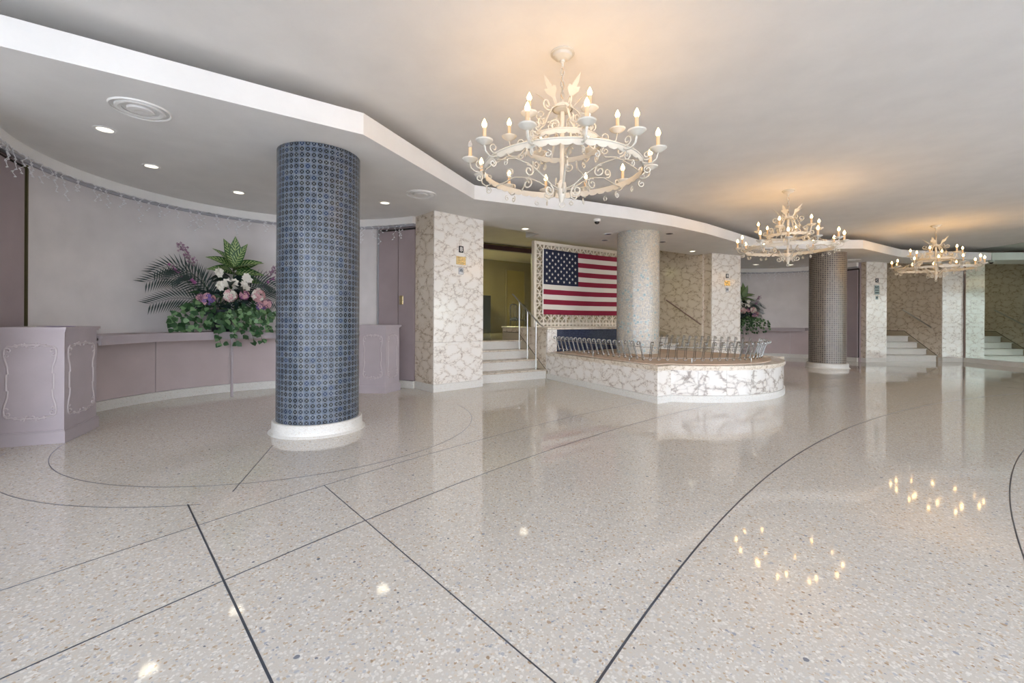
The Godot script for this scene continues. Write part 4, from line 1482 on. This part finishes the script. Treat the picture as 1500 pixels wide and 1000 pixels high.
func build_chandeliers() -> void:
	chandelier("white wrought-iron candle chandelier with one unlit bulb, nearest the blue mosaic column", Vector3(0.379, CEIL, -3.34), 0.0, 9)
	chandelier("white wrought-iron candle chandelier hanging before the brown mosaic column", Vector3(4.33, CEIL, -6.81), 8.0, -1)
	chandelier("white wrought-iron candle chandelier hanging before the far stairs and mirror", Vector3(9.0, CEIL, -9.21), 17.0, -1)

# ------------------------------------------------------------------ ceiling fittings
func downlight(p: Vector3, lit: bool, label: String, group: String, r := 0.075, energy := 0.22) -> void:
	var t := thing("recessed_downlight", label, "downlight", p, 0.0, group)
	part("trim_ring", MB.new().lathe([Vector2(r * 0.78, 0.0), Vector2(r * 0.8, -0.004), Vector2(r, -0.007), Vector2(r * 1.12, -0.005), Vector2(r * 1.14, 0.0)], 28), M.white, t)
	part("lamp_face" if lit else "dark_lens", MB.new().lathe([Vector2(r * 0.8, -0.003), Vector2(r * 0.4, -0.010), Vector2(0.0, -0.012)], 24), M.lamp if lit else M.dark_blue, t)
	if lit:
		var l := SpotLight3D.new()
		l.name = "downlight_beam"
		l.light_color = Color(1.0, 0.95, 0.84)
		l.light_energy = energy
		l.light_size = r * 1.15
		l.spot_angle = 75.0
		l.spot_range = 20.0
		l.spot_attenuation = 2.0
		l.spot_angle_attenuation = 1.0
		l.shadow_enabled = true
		t.add_child(l)
		l.position = Vector3(0, -0.02, 0)
		l.rotation.x = -PI / 2

func build_ceiling_fittings() -> void:
	var y := SOFFIT
	for q in [[-3.70, 3.93, "between the large air vent and the moulded podium"], [-4.06, 4.87, "above the shelf, between podium and flowers"], [-3.71, 5.87, "above the large flower arrangement"], [-1.87, 6.35, "above the mauve door right of the blue column"]]:
		downlight(Vector3(q[0], y, -q[1]), true, "lit recessed downlight " + q[2], "lit downlights around the blue column")
	downlight(Vector3(0.24, y, -8.1), true, "lit recessed downlight above the steps with the handrail", "")
	downlight(Vector3(4.40, y, -10.6), true, "lit recessed downlight before the warm marble wall", "")
	for q in [[7.30, 13.0, "nearer the second flower display"], [8.35, 13.0, "right beside the brown column"]]:
		downlight(Vector3(q[0], y, -q[1]), true, "lit recessed downlight in the brown column's niche, " + q[2], "lit downlights behind the brown column")
	for q in [[1.885, 8.55, "left of the pale column, on the lobby side"], [3.07, 8.48, "right of the pale column, on the lobby side"], [3.24, 9.36, "right of the pale column, on the stair side"], [1.96, 9.2, "left of the pale column, close to the flag screen"]]:
		downlight(Vector3(q[0], y, -q[1]), false, "unlit recessed downlight " + q[2], "unlit downlights around the pale column", 0.085)
	downlight(at(BAY_2, -2.3, 23.2, CEIL), true, "warm downlight in the ceiling above the landing by the glazed doors", "", 0.08, 0.25)
	downlight(at(BAY_2, 2.5, 23.0, CEIL), true, "warm downlight in the ceiling above the landing at the warm marble wall", "", 0.08, 1.2)
	downlight(Vector3(11.6, CEIL, -14.3), true, "unseen added downlight that brightens the far steps", "", 0.08, 0.7)  # lamp added out of view to brighten the walls of this flight
	for q in [[-3.05, 3.55, "in the soffit left of the blue column"], [-1.245, 5.9, "in the soffit right of the blue column"], [9.4, 12.0, "in the soffit beyond the brown column"]]:
		var t := thing("round_air_vent", "round white ceiling diffuser " + q[2], "vent", Vector3(q[0], y, -q[1]))
		for r in [[0.205, 0.19, 0.0], [0.165, 0.12, -0.004], [0.09, 0.0, -0.010]]:
			part("diffuser_ring", MB.new().lathe([Vector2(r[0], 0.0), Vector2(r[0] - 0.004, -0.008 + r[2]), Vector2(r[0] * 0.5 + r[1] * 0.5, -0.012 + r[2]), Vector2(r[1] + 0.0005, -0.006 + r[2]), Vector2(r[1], 0.0)], 40), M.white, t)
	for q in [[1.42, 7.29, "above the planter"], [12.90, 11.95, "next to the wall mirror"]]:
		var t := thing("dome_camera", "small white dome security camera with dark lens %s" % q[2], "camera", Vector3(q[0], y, -q[1]))
		part("housing", MB.new().lathe([Vector2(0.0, 0.0), Vector2(0.058, 0.0), Vector2(0.06, -0.03), Vector2(0.052, -0.045), Vector2(0.03, -0.05)], 24), M.white, t)
		part("dome", MB.new().lathe([Vector2(0.042, -0.045), Vector2(0.038, -0.066), Vector2(0.024, -0.082), Vector2(0.0, -0.088)], 20), M.black, t)

# ------------------------------------------------------------------ flowers
func leaf_mesh(length: float, width: float, droop: float, fold := 0.25) -> ArrayMesh:
	var mb := MB.new()
	var rows := 8
	for i in rows + 1:
		var k := float(i) / rows
		var w := width * sin(PI * pow(k, 0.75)) * 0.5
		var y := droop * k * (1.0 - k) * 1.5 - droop * k * k * 1.2
		for j in 3:
			var x := (j - 1) * w
			mb.put(Vector3(x, y + absf(x) * fold, k * length), Vector3(-signf(x) * fold * 0.8, 1, 0.2).normalized(), Vector2(j * 0.5, k))
	for i in rows:
		for j in 2:
			var p := i * 3 + j
			mb.tri_i(p, p + 3, p + 4)
			mb.tri_i(p, p + 4, p + 1)
	return mb.mesh()

func aim(o: Node3D, where: Vector3, dir: Vector3, roll := 0.0, facing := Vector3.UP) -> void:
	var z := dir.normalized()
	var x := facing.cross(z)
	x = x.normalized() if x.length() > 0.05 else Vector3.RIGHT
	var b := Basis(x, z.cross(x), z)
	o.transform = Transform3D(b * Basis(Vector3(0, 0, 1), roll), where)

func frond(mb: MB, pts: Array, size: float) -> void:
	mb.tube(pts, 0.006, 5, false, 1.0, 0.002)
	var m := pts.size()
	for i in range(2, m):
		var k := float(i) / (m - 1)
		var dir: Vector3 = (pts[i] - pts[i - 1]).normalized()
		for sx in [-1, 1]:
			var side: Vector3 = dir.cross(Vector3(0, 0, 1)).normalized() * sx
			var d: Vector3 = (dir * 0.75 + side * 0.9 + Vector3(0, -0.25, 0.15)).normalized()
			var l := size * (0.5 + 0.5 * sin(PI * (0.15 + 0.75 * k)))
			var wv: Vector3 = d.cross(Vector3(0, 0, 1)).normalized() * 0.0095
			var p: Vector3 = pts[i]
			mb.face([p, p + d * l * 0.4 + wv, p + d * l + Vector3(0, -0.04 * l, 0), p + d * l * 0.4 - wv], Vector3(0, 0.3, 1))

func blossom(mb: MB, c: Vector3, r: float, petals: int, face_dir: Vector3, rr: RandomNumberGenerator) -> void:
	var z := face_dir.normalized()
	var x := z.cross(Vector3.UP).normalized()
	var y := z.cross(x)
	for k in petals:
		var an := TAU * k / petals + rr.randf() * 0.3
		var d := x * cos(an) + y * sin(an)
		var s := z.cross(d)
		var tip := c + d * r + z * r * 0.25
		mb.face([c, c + d * r * 0.6 + s * r * 0.38 + z * r * 0.2, tip, c + d * r * 0.6 - s * r * 0.38 + z * r * 0.2], z)

func ball_flower(mb: MB, c: Vector3, r: float, many: int, rr: RandomNumberGenerator, petal := 0.035) -> void:
	for k in many:
		var d := Vector3(rr.randfn(), rr.randfn(), absf(rr.randfn()) + 0.15).normalized()
		blossom(mb, c + d * r * rr.randf_range(0.65, 1.0), petal, 5, d, rr)

func flower_display(a: float, label: String, seedn: int) -> Node3D:
	var rr := RandomNumberGenerator.new()
	rr.seed = seedn
	var t := thing("flower_arrangement", label, "flowers", at(a, -0.07, NICHE_D + 1.95, 0.951), a)
	part("pot", MB.new().lathe([Vector2(0.0, 0.0), Vector2(0.10, 0.0), Vector2(0.12, 0.02), Vector2(0.15, 0.20), Vector2(0.18, 0.30), Vector2(0.185, 0.32), Vector2(0.16, 0.32), Vector2(0.14, 0.26), Vector2(0.0, 0.26)], 28), M.dark_blue, t)
	# tall variegated plant
	var stem := [Vector3(0.04, 0.26, 0), Vector3(0.10, 0.55, 0.01), Vector3(0.15, 0.80, 0.02), Vector3(0.16, 1.05, 0.03)]
	part("stem", MB.new().tube(stem, 0.014, 7, false, 1.0, 0.006), M.stem, t)
	var big := leaf_mesh(0.40, 0.17, 0.06)
	var mid := leaf_mesh(0.30, 0.13, 0.12)
	for q in [[-0.75, 0.85, 0.35, 1.0], [-0.95, 0.45, 0.3, 1.0], [-0.9, 0.15, 0.45, 0.93], [-0.35, 1.0, 0.2, 1.05], [0.25, 0.9, 0.45, 1.02], [0.75, 0.35, 0.5, 1.0], [0.95, 0.5, 0.3, 0.98], [0.9, 0.1, 0.5, 0.92], [0.95, -0.05, 0.35, 0.85], [-0.6, 0.3, 0.8, 0.9], [0.3, 0.35, 0.9, 0.95], [0.0, 0.95, 0.25, 1.08]]:
		aim(part("variegated_leaf", big, M.leaf, t), Vector3(0.15, q[3] - 0.06, 0.03), Vector3(q[0], q[1], q[2]), rr.randf_range(-0.3, 0.3), Vector3(0, 0.75, 0.8))
	for q in [[-0.95, 0.2, 0.3, 0.78], [-0.8, 0.3, 0.6, 0.72], [0.95, 0.15, 0.3, 0.76], [0.8, 0.0, 0.6, 0.66], [-0.9, -0.1, 0.5, 0.60], [0.95, -0.2, 0.5, 0.58], [0.2, 0.1, 0.9, 0.65], [-0.3, 0.2, 0.9, 0.7]]:
		aim(part("dark_leaf", mid, M.palm, t), Vector3(0.12, q[3], 0.03), Vector3(q[0], q[1], q[2]), rr.randf_range(-0.4, 0.4), Vector3(0, 0.7, 0.8))
	# palm fronds at both sides
	for q in [[-1, 0.30, 0.88, 0.66], [-1, 0.30, 0.80, 0.80], [-1, 0.28, 0.84, 0.38], [-1, 0.26, 0.62, 0.72], [1, 0.30, 0.84, 0.60], [1, 0.30, 0.78, 0.42], [1, 0.28, 0.70, 0.68]]:
		var pts := []
		for i in 26:
			var k := i / 25.0
			pts.append(Vector3(q[0] * q[2] * k, q[1] + (q[3] - q[1]) * sin(k * 1.9) / sin(1.9) * (1.0 if q[3] > 0.5 else 1.0) + 0.10 * sin(PI * k), 0.06 + 0.10 * k))
		var mb := MB.new()
		frond(mb, pts, 0.23)
		part("palm_frond", mb, M.palm, t)
	# ivy: a pale clump at the left, trailing vines at the right
	var il := leaf_mesh(0.074, 0.072, 0.012, 0.12)
	for k in 120:
		var p := Vector3(rr.randf_range(-0.66, -0.16), 0.0, rr.randf_range(0.10, 0.24))
		p.y = rr.randf_range(0.02, 0.46) * clampf(1.0 - (-0.30 - p.x) * 1.1, 0.35, 1.0) + 0.03
		aim(part("ivy_leaf", il, M.ivy_pale if rr.randf() < 0.5 else M.ivy, t), p, Vector3(rr.randf_range(-0.8, 0.8), rr.randf_range(-0.9, 0.1), 0.5), rr.randf_range(-0.6, 0.6), Vector3(0, 0.4, 1))
	for q in [[0.10, 0.30, -0.14], [0.20, 0.34, -0.05], [0.32, 0.36, -0.14], [0.42, 0.34, -0.12], [0.52, 0.34, 0.02], [0.64, 0.34, -0.10], [0.76, 0.30, -0.02], [-0.02, 0.28, 0.10], [-0.10, 0.28, -0.16], [0.26, 0.30, 0.06]]:
		var vine := []
		var x: float = q[0] * 0.6
		for i in 9:
			var k := i / 8.0
			vine.append(Vector3(lerpf(x, q[0], minf(k * 2.0, 1.0)) + 0.02 * sin(i * 1.7), lerpf(q[1], q[2], k * k), lerpf(0.12, 2.0 - sqrt(1.72 * 1.72 - q[0] * q[0]), minf(k * 1.8, 1.0)) + 0.01 * cos(i * 2.1)))
		part("ivy_vine", MB.new().tube(vine, 0.003, 5), M.stem, t)
		for i in range(1, 9):
			for j in 3:
				aim(part("ivy_leaf", il, M.ivy if rr.randf() < 0.7 else M.ivy_pale, t), vine[i] + Vector3(rr.randf_range(-0.03, 0.03), rr.randf_range(-0.02, 0.02), 0.006), Vector3(rr.randf_range(-0.9, 0.9), rr.randf_range(-0.9, -0.1), 0.4), rr.randf_range(-0.6, 0.6), Vector3(0, 0.4, 1))
	# filler foliage in the middle
	var fl := leaf_mesh(0.16, 0.05, 0.06)
	for k in 90:
		var d := Vector3(rr.randf_range(-1, 1), rr.randf_range(-0.3, 0.9), rr.randf_range(0.2, 1.0))
		aim(part("filler_leaf", fl, M.palm if k % 3 else M.ivy, t), Vector3(rr.randf_range(-0.3, 0.5), rr.randf_range(0.22, 0.55), 0.08), d, rr.randf_range(-0.8, 0.8), Vector3(0, 0.5, 0.9))
	# flowers
	for q in [[0.05, 0.53, 0.09, 40, "pink"], [0.42, 0.55, 0.10, 44, "pink"], [-0.22, 0.46, 0.085, 40, "violet"], [0.54, 0.42, 0.075, 34, "mauve_flower"], [0.24, 0.54, 0.06, 24, "magenta"], [-0.30, 0.48, 0.05, 18, "mauve_flower"], [0.46, 0.38, 0.06, 22, "violet"]]:
		var mb := MB.new()
		ball_flower(mb, Vector3(q[0], q[1], 0.19), q[2], q[3], rr)
		var fh := part("flower_head", mb, M[q[4]], t)
		var pm := MB.new()
		ball_flower(pm, Vector3(q[0], q[1], 0.192), q[2] * 1.02, int(q[3] * 0.7), rr)
		part("pale_petals", pm, M.petal_white if q[4] == "pink" else M.pink, fh)
	for q in [[-0.06, 0.85], [0.02, 0.72], [-0.05, 0.66], [0.28, 0.80], [0.10, 0.70], [0.26, 0.68]]:
		var mb := MB.new()
		mb.tube([Vector3(q[0] * 0.5, 0.35, 0.08), Vector3(q[0], q[1], 0.16)], 0.004, 5)
		part("lily_stem", mb, M.stem, t)
		var fm := MB.new()
		for k in 3:
			blossom(fm, Vector3(q[0] + rr.randf_range(-0.03, 0.03), q[1] + rr.randf_range(-0.03, 0.03), 0.18), 0.06, 6, Vector3(rr.randf_range(-0.5, 0.5), 0.3, 1), rr)
		part("lily", fm, M.petal_white, t)
	for q in [[-0.10, 0.4, -0.55, 1.20, "mauve_flower", 60, 0.30], [0.30, 0.4, 0.72, 0.98, "mauve_flower", 46, 0.22], [-0.2, 0.35, -0.66, 0.92, "magenta", 9, 0.30], [0.3, 0.35, 0.66, 0.82, "magenta", 9, 0.34], [-0.2, 0.35, -0.40, 0.72, "magenta", 8, 0.2]]:
		var p0 := Vector3(q[0], q[1], 0.08)
		var p1 := Vector3(q[2], q[3], 0.16)
		var pm := p0.lerp(p1, 0.55) + Vector3(0, 0.10, 0)
		var path := []
		for i in 9:
			var k := i / 8.0
			path.append(p0.lerp(pm, k).lerp(pm.lerp(p1, k), k))
		part("spray_stem", MB.new().tube(path, 0.003, 5), M.stem, t)
		var mb := MB.new()
		for k in q[5]:
			var u: float = 1.0 - rr.randf() * q[6] * 1.3
			var p := p0.lerp(pm, u).lerp(pm.lerp(p1, u), u)
			var wide := 0.05 if q[5] > 20 else 0.018
			blossom(mb, p + Vector3(rr.randf_range(-1, 1), rr.randf_range(-1, 1), rr.randf_range(-0.5, 1)) * wide, 0.017 if q[5] > 20 else 0.022, 4, Vector3(rr.randf_range(-0.6, 0.6), rr.randf_range(-0.4, 0.6), 1), rr)
		part("flower_spray", mb, M[q[4]], t)
	return t

func build_flowers() -> void:
	flower_display(BAY_1, "large artificial flower and ivy arrangement on the shelf beside the blue column", 11)
	flower_display(BAY_3, "artificial flower arrangement half hidden behind the marble pillar right of the planter", 12)

# ------------------------------------------------------------------ unlit icicle light strings under the crown band
func build_icicles() -> void:
	for q in [[BAY_1, 31, "tangled white icicle light string along the curved wall above the flowers and mauve doors"], [BAY_3, 32, "sparse white icicle light string along the curved wall behind the brown column"]]:
		var a: float = q[0]
		var rr := RandomNumberGenerator.new()
		rr.seed = q[1]
		var c := at(a, 0, NICHE_D)
		var t := thing("icicle_light_string", q[2], "string lights", at(a, 0, NICHE_D + NICHE_R - 0.1, 2.70), a)
		var cable := []
		for i in 160:
			var th := deg_to_rad(a - 74.0 + i * 150.0 / 159.0) if a > -40.0 else deg_to_rad(a - 79.0 + i * 155.0 / 159.0)
			cable.append(c + Vector3(sin(th), 0, -cos(th)) * (NICHE_R - 0.085) + Vector3.UP * (2.742 - 0.022 * absf(sin(i * 0.9))))
		wpart("cable", MB.new().tube(cable, 0.004, 4), M.wire, t)
		for k in 56:
			var th0: float = (a - 72.0 + k * 146.0 / 55.0 if a > -40.0 else a - 78.0 + k * 153.0 / 55.0) + rr.randf_range(-0.6, 0.6)
			var n := rr.randi_range(2, 6)
			var mb := MB.new()
			var pts := []
			var y := 2.735
			var off := 0.0
			var sgn := 1.0 if rr.randf() < 0.5 else -1.0
			var rad := NICHE_R - 0.088
			var bulbs := []
			for i in n + 1:
				var th := deg_to_rad(th0 + rad_to_deg(off / rad))
				var p := c + Vector3(sin(th), 0, -cos(th)) * (rad - rr.randf_range(0.0, 0.02)) + Vector3.UP * y
				pts.append(p)
				var tn := Vector3(cos(th), 0, sin(th)) * sgn
				if i > 0:
					bulbs.append([p, p + tn * 0.028 + Vector3(0, rr.randf_range(-0.012, 0.006), 0)])
				y -= rr.randf_range(0.03, 0.062)
				off += sgn * rr.randf_range(0.03, 0.085)
				sgn = -sgn
			mb.tube(pts, 0.0034, 4)
			for b in bulbs:
				mb.tube([b[0], b[1]], 0.0062, 5)
			wpart("light_strand", mb, M.wire, t)

func build_tools() -> void:
	var base := at(-9.7, 0.0, 21.45)
	var br := thing("push_broom", "black push broom leaning by the narrow marble pillar", "broom", base, -9.7)
	part("pole", MB.new().tube([Vector3(0, 0.06, 0.02), Vector3(0.10, 1.05, -0.12)], 0.014, 8), M.black, br)
	part("brush_head", MB.new().box(Vector3(-0.02, 0.05, 0.03), Vector3(0.34, 0.05, 0.07), 0.008), M.black, br)
	part("bristles", MB.new().box(Vector3(-0.02, 0.013, 0.03), Vector3(0.33, 0.026, 0.06), 0.004), M.dark_blue, br)
	var mp := thing("floor_mop", "dark floor mop leaning crosswise against the brown niche door", "mop", at(-10.7, 0.0, 21.5), -10.0)
	part("pole", MB.new().tube([Vector3(-0.12, 0.06, 0.10), Vector3(0.42, 1.1, -0.1)], 0.013, 8), M.black, mp)
	part("mop_head", MB.new().lathe([Vector2(0.0, 0.0), Vector2(0.12, 0.0), Vector2(0.13, 0.03), Vector2(0.07, 0.08), Vector2(0.0, 0.10)], 16, Vector3(-0.12, 0, 0.10)), M.black, mp)
	var dp := thing("dustpan", "black lobby dustpan on the floor between broom and mop", "dustpan", at(-10.3, -0.05, 21.2), -5.0)
	part("pan", MB.new().box(Vector3(0, 0.05, 0), Vector3(0.28, 0.10, 0.2), 0.02), M.black, dp)
	part("handle", MB.new().tube([Vector3(0, 0.09, -0.08), Vector3(0.02, 0.95, -0.12)], 0.01, 8), M.black, dp)
